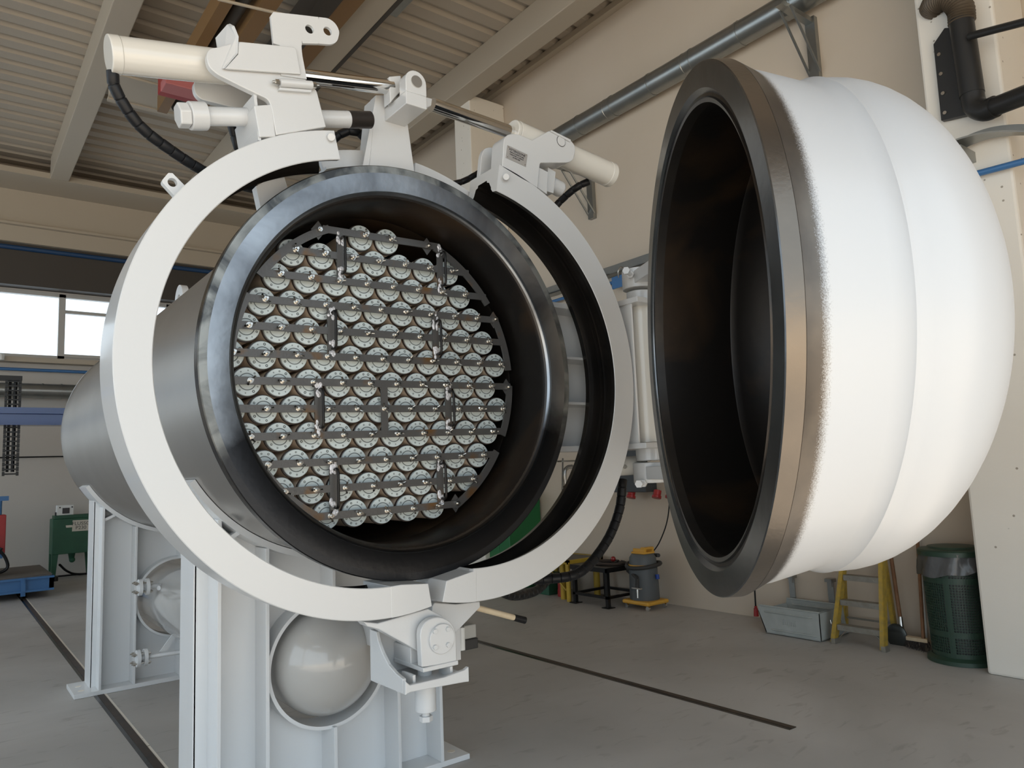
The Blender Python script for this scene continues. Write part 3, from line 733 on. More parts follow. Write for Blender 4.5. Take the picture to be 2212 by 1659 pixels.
obj('jack_housing', B().cyl((cc.x, 2.80, zt_), (cc.x, 2.80, U(918, 1535, Y=2.80).z), .044, n=36).cyl((cc.x, 2.80, zt_), (cc.x, 2.80, z0), .03, n=30), white, K, bevel=.002)
obj('jack_screw', B().cyl((cc.x, 2.80, U(918, 1536, Y=2.80).z), (cc.x, 2.80, U(918, 1558, Y=2.80).z), .016), white, K)
obj('jack_nut', B().hexn((cc.x, 2.80, U(918, 1558, Y=2.80).z), (cc.x, 2.80, U(918, 1546, Y=2.80).z), .029), white, K, smooth=False, bevel=.002)

# ------------------------------------------------------------------ clamp cylinders and rods
def cylinder(label, a, c, r, rod_to, rr, lab_rod):
    a, c, rod_to = Vector(a), Vector(c), Vector(rod_to); d = (c - a).normalized()
    t = thing('hydraulic_cylinder', label, 'cylinder', ((a + c) / 2) - Vector((0, 0, r)), 'hydraulic cylinders that open the clamp ring')
    obj('barrel', B().cyl(a, c, r, n=40), cream, t, bevel=.003)
    obj('end_cap', B().cyl(a - d * .004, a + d * .035, r * 1.03, n=40), cream, t, bevel=.004)
    obj('gland', B().cyl(c, c + d * .022, r * .97, n=36), cream, t, bevel=.004)
    obj('piston_rod', B().cyl(c, rod_to, rr, n=36), chrome, t, label=lab_rod)
    return t, d
YC = 2.835
a = U(236, 117, Y=YC); c = U(480, 145, Y=YC); e = U(846, 189, Y=YC)
t, d = cylinder('cream hydraulic cylinder at the upper left, its rod pointing right to the centre post', a, c, .066, e, .033, 'polished chrome rod')
obj('rod_end', B().prism(P_([(841, 165), (866, 163), (868, 195), (843, 222)], YC - .03), (0, .06, 0)), white, t, smooth=False, bevel=.004)
e2 = U(934, 226, Y=YC); c2 = U(1112, 289, Y=YC); a2 = U(1318, 378, Y=YC)
t, d = cylinder('cream hydraulic cylinder at the upper right, angled down past the warning plate', a2, c2, .068, e2, .033, 'polished chrome rod')
obj('rod_end', B().prism(P_([(905, 205), (934, 213), (932, 228), (920, 234), (905, 228)], YC - .04), (0, .07, 0)), white, t, smooth=False, bevel=.004)

# big locking screw through the left bracket
LSc = thing('locking_screw', 'white hexagon-head screw with collar through the left clamp bracket, its tip bare thread', 'screw', U(590, 270, Y=YC))
s0, s1, s2, s3, s4 = (U(u, v, Y=YC) for u, v in ((383, 249), (408, 250), (445, 251), (752, 258), (800, 259)))
obj('hex_head', B().hexn(s0, s1, .048), white, LSc, smooth=False, bevel=.005)
obj('collar', B().cyl(s1, s2, .053, n=40), white, LSc, bevel=.004)
obj('shank', B().cyl(s2, s3, .036, n=36), white, LSc)
thr = []
dd = (s4 - s3); nn = 40
g = B(); x_, y_ = perp(dd)
for i in range(nn): g.cyl(s3 + dd * (i / nn), s3 + dd * ((i + .5) / nn), .0345, .0375, n=28, cap=False).cyl(s3 + dd * ((i + .5) / nn), s3 + dd * ((i + 1) / nn), .0375, .0345, n=28, cap=False)
g.cyl(s4, s4 + dd * .01, .0345, n=28)
obj('bare_thread', g, mat('bare_thread_steel', (.22, .20, .19), .3, .9), LSc, label='bare dark steel thread')
LS2 = thing('locking_screw', 'short white rounded bolt end behind the square block under the right cylinder', 'screw', U(1200, 405, Y=2.86))
obj('bolt_end', B().cyl(U(1186, 396, Y=2.86), U(1213, 411, Y=2.86), .042, n=32), white, LS2, bevel=.012)

# ------------------------------------------------------------------ spiral-wrapped hoses
def hose(label, pts, r, group='black spiral-wrapped hoses', pitch=.05):
    P = spline(pts, 10)
    # resample evenly
    L = [0]
    for i in range(1, len(P)): L.append(L[-1] + (P[i] - P[i - 1]).length)
    def at(s):
        for i in range(1, len(P)):
            if s <= L[i]: t_ = (s - L[i - 1]) / max(1e-9, L[i] - L[i - 1]); return P[i - 1].lerp(P[i], t_)
        return P[-1]
    n = max(2, int(L[-1] / pitch)); path = []; rads = []
    for k in range(n):
        for f, q in ((0, .95), (.06, 1.03), (.90, 1.0), (.96, .86), (.985, .86)):
            path.append(at(L[-1] * (k + f) / n)); rads.append(r * q)
    o = obj('spiral_hose', B().tube(path, rads, n=16), rubber)
    return tag(o, label, 'hose', group)
hose('black wrapped hose hanging from the left cylinder down behind the clamp ring', [U(243, 152, Y=2.85), U(250, 195, Y=2.87), U(300, 270, Y=2.92), U(370, 325, Y=2.98), U(445, 372, Y=3.05), U(520, 400, Y=3.1), U(600, 420, Y=3.2)], .021)
hose('black wrapped hose hanging in a wide curve from the door hinge, right of the clamp', [U(1345, 1035, Y=3.0), U(1338, 1100, Y=3.0), U(1310, 1170, Y=3.0), U(1255, 1235, Y=3.0), U(1190, 1250, Y=3.05), U(1130, 1252, Y=3.1)], .026)
hose('black wrapped hose curving below the right clamp half', [U(1190, 1243, Y=3.25), U(1160, 1275, Y=3.2), U(1110, 1287, Y=3.1), U(1070, 1270, Y=3.05), U(1020, 1240, Y=3.05)], .024)
hose('black wrapped hose from the right cylinder running down behind the clamp', [U(1272, 392, Y=2.9), U(1245, 405, Y=2.95), U(1210, 435, Y=3.05), U(1180, 470, Y=3.1), U(1140, 520, Y=3.15)], .02)
hose('short black wrapped hose behind the centre post', [U(700, 320, Y=3.15), U(735, 290, Y=3.12), U(765, 283, Y=3.1), U(790, 300, Y=3.1), U(792, 335, Y=3.1), U(792, 370, Y=3.14)], .02)
hose('black wrapped hose seen just below the locking screw at the left bracket', [U(500, 265, Y=2.98), U(507, 290, Y=3.0), U(520, 330, Y=3.02), U(560, 390, Y=3.1)], .02)
hose('black wrapped hose passing under the right clamp bracket ear', [U(1080, 345, Y=3.1), U(1040, 370, Y=3.1), U(1000, 392, Y=3.12), U(960, 400, Y=3.14)], .016)

# ------------------------------------------------------------------ open door
DA = Vector((math.cos(.66551), -math.sin(.66551), 0)); DE = Vector((math.sin(.66551), math.cos(.66551), 0))
DC = Vector((2.1585, 1.6994, 2.0631))
DR = bpy.data.objects.new('vessel_door', None); COL.objects.link(DR)
tag(DR, 'huge white domed door with dark bare steel rim, swung open at the right', 'door')
M4 = Matrix((( DE.x, 0, DA.x, DC.x), (DE.y, 0, DA.y, DC.y), (0, 1, 0, DC.z), (0, 0, 0, 1)))
M4 = Matrix(((-DE.x, 0, DA.x, DC.x), (-DE.y, 0, DA.y, DC.y), (0, 1, 0, DC.z), (0, 0, 0, 1)))
DR.matrix_world = M4; DR.location = DC
def dpart(name, b_, m, **k):
    me_o = obj(name, b_, m, M=True, **k); me_o.parent = DR
    return me_o
he = [(.40 + .515 * math.sin(k * PI / 40), .852 * math.cos(k * PI / 40)) for k in range(0, 21)]
dpart('door_shell', B().lathe([(.0525, .9215), (.120, .888), (.15, .883), (.30, .843), (.345, .851), (.352, .856), (.360, .854), (.365, .8515)] + he, n=200), spraym)
dpart('door_rim', B().lathe([(.05, .790), (.012, .793), (.010, .806), (.004, .809), (.012, .812), (.014, .822), (.0, .838), (0, .919), (.003, .922), (.051, .922), (.0535, .920)], n=200, mis=[1, 1, 0, 2, 2, 0, 0, 0, 3, 3]), [rim_steel, dk_steel, groove, mat('brown_turned_steel', (.13, .115, .10), .3, .85, var=(.19, .16, .13), vscale=3, bump=.05)])
hi = [(.40 + .48 * math.sin(k * PI / 40), .79 * math.cos(k * PI / 40)) for k in range(0, 21)]
dpart('door_inside', B().lathe([(.05, .790), (.36, .790), (.365, .793), (.37, .790)] + hi, n=160), rust)
# hinge arms behind, joining the door to its post (post frame in world space)
H = Vector((3.093, 2.785, 0))
def warm(name, b_, m, **k):
    o = obj(name, b_, m, M=True, **k)
    o.parent = DR; o.matrix_parent_inverse = M4.inverted(); return o
for z in (2.60, 1.52):
    a = H + Vector((0, 0, z)); c = DC + DE * .80 + DA * .22; c = Vector((c.x, c.y, z))
    side = (c - a).normalized().cross(Vector((0, 0, 1))) * .06
    warm('hinge_arm', B().prism([a - side, c - side, c + side, a + side], (0, 0, .07)).cyl(a + Vector((0, 0, -.02)), a + Vector((0, 0, .09)), .095, n=32), white, bevel=.004)
a = H + Vector((-.095, -.03, 2.645))
warm('adjusting_bolt', B().cyl(a, a + Vector((-.09, -.05, 0)), .011, n=12).hexn(a + Vector((-.08, -.045, 0)), a + Vector((-.10, -.056, 0)), .021).hexn(a, a + Vector((-.02, -.011, 0)), .021), white, smooth=False)
a = H + Vector((-.095, -.03, 1.50))
warm('adjusting_bolt', B().cyl(a, a + Vector((-.09, -.05, 0)), .011, n=12).hexn(a + Vector((-.08, -.045, 0)), a + Vector((-.10, -.056, 0)), .021).hexn(a, a + Vector((-.02, -.011, 0)), .021), white, smooth=False)

# hinge post and its bracket, welded to the vessel
HP = thing('hinge_bracket', 'white shelved steel bracket with round post carrying the open door', 'bracket', (2.85, 3.0, 1.6))
obj('post', B().cyl(H + Vector((0, 0, 1.72)), H + Vector((0, 0, 2.48)), .088, n=40), cream, HP)
for z0_, z1_ in ((2.47, 2.50), (1.685, 1.715)):
    obj('end_plate', B().bb((2.43, 2.98, z0_), (2.98, 3.14, z1_)).prism([(2.93, 2.66, z0_), (3.24, 2.66, z0_), (3.24, 3.14, z0_), (2.93, 3.14, z0_)], (0, 0, z1_ - z0_)), white, HP, smooth=False, bevel=.003)
for z in (2.19, 1.94):
    obj('shelf_plate', B().bb((2.52, 2.985, z), (2.93, 3.13, z + .014)), white, HP, smooth=False)
obj('back_plate', B().bb((2.53, 3.13, 1.69), (3.2, 3.145, 2.49)), white2, HP, smooth=False)
obj('side_plate', B().prism([(2.94, 2.72, 1.70), (2.94, 2.72, 2.48), (3.0, 3.13, 2.48), (3.0, 3.13, 1.70)], (.012, 0, 0)), white2, HP, smooth=False)
obj('collar', B().cyl(H + Vector((0, 0, 2.50)), H + Vector((0, 0, 2.565)), .075, n=32), white, HP, bevel=.004)
obj('collar', B().cyl(H + Vector((0, 0, 1.62)), H + Vector((0, 0, 1.69)), .075, n=32), white, HP, bevel=.004)
# small cylinder that swings the door
a = U(1340, 1008, Y=2.92); c = U(1388, 1004, Y=2.88)
t = thing('hydraulic_cylinder', 'short cream cylinder below the hinge bracket, just left of the open door', 'cylinder', (a + c) / 2 - Vector((0, 0, .06)))
obj('barrel', B().cyl(a - Vector((.05, 0, 0)), c, .052, n=32), cream, t, bevel=.003)
obj('piston_rod', B().cyl(c, c + Vector((.12, -.02, 0)), .02, n=20), chrome, t)
obj('grease_fitting', B().cyl(U(1352, 1008, Y=2.86), U(1345, 1008, Y=2.80), .009, n=10).sphere(U(1350, 1008, Y=2.84), .012, n=10), zinc, t)
t = thing('pipe_fitting', 'small chrome elbow and riser behind the clamp, left of the hinge bracket', 'pipe', U(1222, 1060, Y=3.1))
obj('elbow', B().tube(spline([U(1222, 1050, Y=3.1), U(1220, 1020, Y=3.1), U(1226, 1010, Y=3.1), U(1236, 1008, Y=3.1)], 5), .012, n=12), zinc, t)
obj('riser', B().cyl(U(1215, 1060, Y=3.1), U(1216, 990, Y=3.1), .005, n=10).bb(tuple(U(1214, 998, Y=3.1)), tuple(U(1236, 994, Y=3.14))), zinc, t)
obj('sleeve', B().cyl(U(1221, 1050, Y=3.1), U(1219, 1085, Y=3.1), .013, n=12), rubber, t)

# ------------------------------------------------------------------ right wall fittings
def wallduct(label, y0, y1, z, r, x, step, group=None):
    t = thing('ventilation_duct', label, 'duct', (x, (y0 + y1) / 2, z - r))
    obj('duct_pipe', B().cyl((x, y0, z), (x, y1, z), r, n=40), galv, t)
    y = y0 + .5; g = B()
    while y < y1:
        g.lathe([(-.012, r), (-.012, r + .006), (.012, r + .006), (.012, r)], n=40, O=(x, y, z), A=(0, 1, 0))
        if int(y / step) % 2: g.lathe([(.10, r), (.104, r + .004), (.108, r)], n=40, O=(x, y, z), A=(0, 1, 0))
        y += step
    obj('clamp_bands', g, galv, t); return t
wallduct('round galvanised duct running high along the right wall, above the open door', -.6, 8.5, 6.07, .13, 6.52, .62)
def bracket(label, y, ztop):
    t = thing('duct_bracket', label, 'bracket', (6.6, y, ztop - .6))
    obj('wall_rail', B().bb((6.64, y - .05, ztop - .62), (6.7, y + .05, ztop + .02)), galv, t, smooth=False)
    obj('arm', B().bb((6.10, y - .035, ztop - .05), (6.66, y + .035, ztop)), galv, t, smooth=False)
    g = B()
    for s in (-.055, .055): g.tube([(6.22, y + s, ztop - .03), (6.66, y + s, ztop - .56)], .014, n=6)
    obj('strut', g, galv, t)
    return t
bracket('galvanised triangular bracket under the duct, just above the open door', 3.55, 5.90)
bracket('galvanised triangular bracket on the right wall behind the right clamp hose', 6.75, 5.45)
g = B().bb((6.55, 2.36, 3.98), (6.70, 8.5, 4.0)).bb((6.55, 2.36, 3.98), (6.56, 8.5, 4.07)).bb((6.66, 2.36, 3.98), (6.70, 8.5, 4.12))
tag(obj('cable_tray', g, galv, smooth=False), 'grey metal cable tray along the right wall behind the open door', 'cable tray')
tag(obj('blue_air_pipe', B().cyl((6.62, 2.36, 3.90), (6.62, 8.5, 3.88), .022, n=16), blue), 'thin blue air pipe under the cable tray, left of the door hinge', 'pipe')
t = thing('pipe_hanger', 'small blue plate with hook on the air pipe, left of the hinge post', 'hanger', (6.6, 5.9, 3.8))
obj('plate', B().bb((6.55, 5.75, 3.78), (6.57, 6.35, 3.93)), blue, t, smooth=False)
obj('hook', B().tube(spline([(6.54, 6.22, 3.9), (6.52, 6.2, 3.97), (6.54, 6.17, 4.02), (6.55, 6.13, 3.98)], 5), .008, n=8), zinc, t)
tag(obj('wall_conduit', B().cyl((6.68, 6.05, 3.9), (6.68, 5.85, 2.2), .015, n=10).cyl((6.68, 5.99, 3.9), (6.68, 5.79, 2.2), .015, n=10), beamm), 'pair of pale conduits on the right wall behind the hinge post', 'conduit')
# socket panel with red plugs
t = thing('socket_panel', 'dark grey socket box with red plugs on the right wall beside the open door', 'socket box', (6.6, 6.3, 1.3))
obj('box', B().bb((6.50, 5.95, 1.28), (6.70, 6.52, 1.80)), mat('dark_grey_box', (.05, .055, .06), .5), t, smooth=False, bevel=.01)
obj('box', B().bb((6.60, 5.45, 1.45), (6.70, 5.93, 1.9)), wallm, t, smooth=False, bevel=.01)
for y in (6.22, 5.82, 5.62):
    obj('red_plug', B().cyl((6.56, y, 1.30), (6.54, y, 1.24), .045, n=20).cyl((6.54, y, 1.24), (6.53, y, 1.21), .055, n=20), red, t, bevel=.004)
cab = B().tube(spline([U(1446, 1030, X=6.55), U(1446, 1085, X=6.55), U(1440, 1130, X=6.53), U(1424, 1172, X=6.5), U(1406, 1198, X=6.42)], 8), .007, n=8)
tag(obj('power_cable', cab, rubber), 'thin black cable hanging down the wall to the vacuum cleaner', 'cable')
t = thing('hanging_plug', 'red industrial plug hanging on a black cable below the door rim', 'plug', (6.6, 4.78, .05))
c = U(1633, 1320, X=6.62)
obj('cable', B().cyl(c + Vector((0, 0, .02)), U(1630, 1270, X=6.62), .008, n=8), rubber, t)
obj('plug_body', B().cyl(c + Vector((0, 0, -.05)), c + Vector((0, 0, .03)), .026, .02, n=16).cyl(c + Vector((0, 0, .03)), c + Vector((0, 0, .05)), .014, n=12), red, t, bevel=.003)

# extractor arm on the near pillar
t = thing('extractor_arm', 'black fume extractor arm with ribbed hose on the concrete pillar, top right', 'extractor', (5.9, 2.0, 3.9))
X5 = 5.93
pa, pb_ = U(2087, 45, X=X5), U(2105, 240, X=X5)
obj('arm_tube', B().tube([U(2076, 42, X=X5), U(2100, 205, X=X5)] , .082, n=28), blackp, t)
obj('arm_elbow', B().tube(spline([U(2099, 195, X=X5), U(2106, 228, X=X5), U(2128, 238, X=X5 - .02), U(2150, 230, X=X5 - .05)], 5), .078, n=28), blackp, t)
obj('lower_tube', B().tube([U(2145, 232, X=X5 - .04), U(2300, 172, X=X5 - .3)], .068, n=28), blackp, t)
pth = spline([U(2078, 50, X=X5), U(2074, 18, X=X5), U(2052, -4, X=X5 + .01), U(2024, 2, X=X5 + .06), U(2012, 22, X=X5 + .14)], 12); rr = [.080 + (.013 if i % 2 else -.006) for i in range(len(pth))]
obj('ribbed_hose', B().tube(pth, rr, n=28), mat('brown_grey_ribbed_hose', (.10, .075, .05), .5), t)
a = [U(u, v, X=6.04) for u, v in ((2022, 100), (2046, 65), (2076, 62), (2100, 250), (2039, 264))]
obj('wall_plate', B().prism(a, (-.05, 0, 0)), blackp, t, smooth=False, bevel=.004)
g = B()
for v in (118, 160, 202, 244): c = U(2029 + (v - 118) * .1, v, X=5.985); g.cyl(c, c + Vector((-.01, 0, 0)), .014, n=12)
obj('plate_bolts', g, zinc, t)
obj('spring_arm', B().tube([U(2095, 78, X=5.85), U(2300, 25, X=5.6)], .028, n=12), blackp, t)
# curved cable tray and blue pipe on the pillar side
t = thing('curved_tray', 'galvanised cable tray bend with perforated bracket on the pillar, right edge', 'cable tray', (6.0, 2.0, 3.7))
O_ = spline([U(u, v, X=5.98) for u, v in ((2068, 303), (2105, 286), (2150, 273), (2212, 268), (2290, 275))], 6)
g = B(); dn = Vector((0, 0, -.085)); vs = []
for i, p in enumerate(O_):
    k = i / (len(O_) - 1)
    q = p + dn + Vector((-.16 * (1 - k) - .06, 0, 0))
    vs += [p, p + dn, q, q + Vector((0, 0, .012)), p + dn + Vector((.03, 0, .012)), p + Vector((.03, 0, 0))]
m_ = 6
g.add(vs, [(i * m_ + k, i * m_ + (k + 1) % m_, (i + 1) * m_ + (k + 1) % m_, (i + 1) * m_ + k) for i in range(len(O_) - 1) for k in range(m_)] + [tuple(range(m_)), tuple((len(O_) - 1) * m_ + k for k in range(m_ - 1, -1, -1))])
obj('tray_bend', g, galv, t, smooth=False)
c = U(2085, 325, X=5.95)
obj('tray_bracket', B().bb((5.80, c.y - .03, c.z - .08), (6.05, c.y + .03, c.z)), galv, t, smooth=False)
tag(obj('blue_air_pipe', B().cyl(U(2100, 378, X=5.99), U(2300, 325, X=5.99), .024, n=16), blue), 'blue air pipe running right from behind the top of the white dome', 'pipe')

# ------------------------------------------------------------------ things along the right wall
def frame_table(): pass
YT = thing('work_bench', 'yellow steel bench with dark top behind the black table', 'bench', (6.2, 7.3, 0))
obj('bench_top', B().bb((6.08, 6.90, .465), (6.60, 8.0, .480)), mat('oily_steel_top', (.09, .075, .06), .45, .3), YT, smooth=False)
obj('bench_frame', B().bb((6.04, 6.86, .44), (6.08, 8.04, .485)).bb((6.60, 6.86, .44), (6.64, 8.04, .485)).bb((6.04, 6.86, .44), (6.64, 6.90, .485)).bb((6.04, 8.0, .44), (6.64, 8.04, .485)), yellow, YT, smooth=False)
for x, y, r in ((6.065, 6.885, .028), (6.14, 7.06, .04), (6.58, 6.93, .04), (6.08, 7.98, .035), (6.58, 7.7, .035)):
    obj('leg', B().cyl((x, y, 0), (x, y, .46), r, n=20), yellow, YT)
obj('brace', B().tube([(6.09, 6.95, .12), (6.09, 7.4, .44)], .012, n=8), yellow, YT)
obj('brace', B().tube([(6.56, 6.90, .30), (6.35, 6.88, .44)], .011, n=8), yellow, YT)
BT = thing('steel_table', 'low black steel table with foot pads between yellow bench and vacuum cleaner', 'table', (6.3, 6.5, 0))
x0, x1, y0, y1, tz = 6.045, 6.60, 6.20, 6.79, .44
obj('table_top', B().bb((x0 - .015, y0 - .015, tz), (x1 + .015, y1 + .015, tz + .008)).bb((x0 - .015, y0 - .015, tz - .045), (x0 + .01, y1 + .015, tz)).bb((x0 - .015, y0 - .015, tz - .045), (x1 + .015, y0 + .01, tz)).bb((x1 - .01, y0 - .015, tz - .045), (x1 + .015, y1 + .015, tz)), blackst, BT, smooth=False)
for x in (x0 + .022, x1 - .022):
    for y in (y0 + .022, y1 - .022):
        l_ = obj('leg', B().bb((x - .022, y - .022, .01), (x + .022, y + .022, tz)), blackst, BT, smooth=False, bevel=.003)
        obj('foot_pad', B().bb((x - .055, y - .055, .001), (x + .055, y + .055, .010)), blackst, l_, smooth=False)
obj('stretcher', B().bb((x0, y0, .10), (x0 + .03, y1, .13)).bb((x1 - .03, y0, .10), (x1, y1, .13)).bb((x0, y0, .10), (x1, y0 + .03, .13)).bb((x0, y1 - .03, .10), (x1, y1, .13)), blackst, BT, smooth=False)
g = B(); rg = random.Random(3)
for k in range(5):
    g.tube([(6.34 + (.13 + .01 * k) * math.cos(a * PI / 14) + rg.uniform(-.01, .01), 6.45 + (.19 + .01 * k) * math.sin(a * PI / 14), tz + .016 + .009 * (k % 3)) for a in range(28)], .006, n=6)
tag(obj('coiled_cable', g, mat('brown_cable', (.07, .05, .04), .5)), 'loose coil of dark cable lying on the black steel table', 'cable')
tag(obj('red_ball', B().sphere((6.38, 6.42, tz + .062), .032, n=20), mat('glossy_red', (.28, .02, .02), .15, coat=.5)), 'glossy red ball on the coiled cable on the black table', 'ball')
# vacuum cleaner
VC = thing('vacuum_cleaner', 'grey and orange wheeled industrial vacuum cleaner with black hose wrapped round it', 'vacuum cleaner', (6.37, 5.93, 0))
vx, vy = 6.36, 5.93
obj('drum', B().lathe([(.10, .0), (.10, .165), (.11, .168), (.455, .158), (.455, 0)], n=40, O=(vx, vy, 0)), greyp, VC)
obj('orange_band', B().lathe([(.455, .15), (.455, .163), (.485, .163), (.485, .15)], n=40, O=(vx, vy, 0)), orange, VC)
obj('motor_head', B().lathe([(.485, .155), (.56, .15), (.60, .12), (.605, 0)], n=40, O=(vx, vy, 0)), greyp, VC)
obj('carry_handle', B().bb((vx - .09, vy - .11, .60), (vx + .09, vy + .09, .625)).bb((vx - .08, vy - .11, .62), (vx - .045, vy + .07, .66)).bb((vx + .045, vy - .11, .62), (vx + .08, vy + .07, .66)).bb((vx - .08, vy - .11, .65), (vx + .08, vy - .05, .675)), orange, VC, smooth=False, bevel=.008)
obj('trolley', B().bb((vx - .18, vy - .21, .055), (vx + .17, vy + .19, .10)), orange, VC, smooth=False, bevel=.02)
for dx_ in (-.14, .13):
    for dy in (-.17, .15):
        obj('castor', B().cyl((vx + dx_ - .012, vy + dy, .027), (vx + dx_ + .012, vy + dy, .027), .026, n=16).cyl((vx + dx_, vy + dy, .03), (vx + dx_, vy + dy, .06), .008, n=8), zinc, VC)
g = []
for k in range(26):
    a = -.6 + k * PI / 9; r = .185 + (.01 if k > 12 else 0)
    g.append((vx + r * math.cos(a), vy + r * math.sin(a), .535 - .0045 * k + .035 * math.sin(a * 1.0 + 2)))
g += [(vx - .18, vy - .06, .36), (vx - .185, vy - .07, .29), (vx - .185, vy - .07, .25)]
obj('suction_hose', B().tube(spline(g, 3), .022, n=14), mat('dark_grey_hose', (.04, .038, .036), .6), VC)
obj('nozzle', B().cyl((vx - .185, vy - .07, .26), (vx - .20, vy - .08, .14), .016, .010, n=14).bb((vx - .205, vy - .13, .235), (vx - .175, vy + .0, .25)), zinc, VC)
obj('blue_plug', B().cyl((vx + .02, vy - .185, .38), (vx + .02, vy - .19, .33), .022, n=16), mat('blue_plastic', (.01, .05, .3), .4), VC)
# green cabinets further back, green box under the bench
tag(obj('green_cabinet', B().bb((6.12, 8.10, 0), (6.68, 8.34, 1.32)), greenb, smooth=False, bevel=.01), 'bright green cabinet, right one of two seen between vessel and clamp', 'cabinet', 'green cabinets by the right wall')
tag(obj('green_cabinet', B().bb((6.12, 8.345, 0), (6.68, 8.575, 1.32)), greenb, smooth=False, bevel=.01), 'bright green cabinet, left one of two seen between vessel and clamp', 'cabinet', 'green cabinets by the right wall')
tag(obj('green_crate', B().bb((6.18, 7.4, 0), (6.5, 7.66, .25)), green, smooth=False, bevel=.01), 'dark green crate standing under the yellow bench', 'crate')
tag(obj('red_canister', B().cyl((6.28, 7.22, .08), (6.28, 7.22, .28), .075, n=20).cyl((6.28, 7.22, .28), (6.28, 7.22, .33), .03, n=12).cyl((6.28, 7.22, 0.001), (6.28, 7.22, .08), .08, n=20), red), 'red canister under the yellow bench beside the green crate', 'canister')

# stacking bin
SB = thing('stacking_bin', 'pale grey pressed-steel stacking bin with embossed script, lying open by the ladder', 'bin', (6.4, 4.0, 0))
bx0, bx1, by0, by1, bh = 6.14, 6.60, 3.685, 4.235, .25
th_ = .006
A_ = [Vector((bx0, by1, .012)), Vector((bx0, by0, .012)), Vector((bx0, by0, bh)), Vector((bx0, by1 + .055, bh)), Vector((bx0, by1 + .07, bh - .05))]
obj('long_side', B().prism([A_[0], A_[1], A_[2], A_[3], A_[4]], (th_, 0, 0)), tin, SB, smooth=False)
obj('long_side', B().prism([p + Vector((bx1 - bx0, 0, 0)) for p in A_], (th_, 0, 0)), tin, SB, smooth=False)
obj('floor_sheet', B().bb((bx0, by0, .008), (bx1, by1, .014)), tin, SB, smooth=False)
obj('back_end', B().bb((bx0, by0, .01), (bx1, by0 + th_, bh)), tin, SB, smooth=False)
obj('front_slope', B().prism([(bx0, by1, .01), (bx0, by1 + .07, bh - .05), (bx0, by1 + .065, bh - .044), (bx0, by1 - .01, .016)], (bx1 - bx0, 0, 0)), tin, SB, smooth=False)
obj('rolled_rim', B().tube([(bx0, by1 + .055, bh), (bx0, by0, bh), (bx1, by0, bh), (bx1, by1 + .055, bh)], .008, n=8), tin, SB)
for x, sgn in ((bx0, -1), (bx1 - .002, -1)):
    g = B()
    for z, ya, yb in ((bh - .05, by1 + .0, by0 + .07), (.045, by1 - .06, by0 + .04)):
        g.tube([(x + .004, ya, z), (x - .004, ya - .02, z), (x - .004, yb + .02, z), (x + .004, yb, z)], .008, n=8)
    obj('pressed_rib', g, tin, SB)
text('embossed_script', 'fami', (bx0 - .001, (by0 + by1) / 2 + .03, .125), (0, -1, 0), (0, 0, 1), .085, tin, SB, depth=.004)
text('embossed_script', 'fami', (bx1 - .003, (by0 + by1) / 2 - .05, .16), (0, -1, 0), (0, 0, 1), .085, tin, SB, depth=.004)
obj('end_handle', B().tube(spline([(bx0 + .16, by0 - .006, .17), (bx0 + .17, by0 - .02, .12), (bx0 + .30, by0 - .02, .12), (bx0 + .31, by0 - .006, .17)], 5), .006, n=8), zinc, SB)
for px, lab in ((1710, 'galvanised bracket leaning on the wall behind the left end of the stacking bin'), (1793, 'galvanised bracket with nut on the wall between the bin and the ladder')):
    y = U(px, 1250, X=6.66).y
    tag(obj('wall_bracket', B().prism([(6.65, y + .03, .46), (6.65, y - .03, .46), (6.63, y - .05, .02), (6.63, y + .01, .02)], (.01, 0, 0)).bb((6.61, y - .04, .44), (6.69, y + .03, .47)).bb((6.61, y - .04, .40), (6.625, y - .02, .47)), galv, smooth=False), lab, 'bracket')

# step ladder
LD = thing('step_ladder', 'yellow fibreglass step ladder with aluminium treads, standing under the white dome', 'ladder', (6.33, 3.35, 0))
def rail(a, c, m=fibre, w_=.075, d_=.035):
    a, c = Vector(a), Vector(c); dz = (c - a).normalized()
    # channel: web plus two lips
    X_ = Vector((1, 0, 0)); Y_ = dz.cross(X_).normalized(); X_ = Y_.cross(dz)
    R = Matrix((X_, Y_, dz)).transposed(); L_ = (c - a).length; m0 = (a + c) / 2
    return B().box(m0, (w_, .008, L_), R).box(m0 + R @ Vector((-w_ / 2, d_ / 2, 0)), (.008, d_, L_), R).box(m0 + R @ Vector((w_ / 2, d_ / 2, 0)), (.008, d_, L_), R)
pa = lambda s, z: Vector((6.20 + .10 * z, (3.590 - .17 * z) if s else (3.158 - .025 * z), z))
pr = lambda s, z: Vector((6.60 - .14 * z, (3.70 - .13 * z) if s else (3.245 - .01 * z), z))
top = 1.35
for s in (1, 0):
    obj('front_rail', rail(pa(s, .01), pa(s, top), w_=.065, d_=.03), fibre, LD, smooth=False)
    obj('rear_rail', rail(pr(s, .01), pr(s, top), w_=.04, d_=.03), fibre, LD, smooth=False)
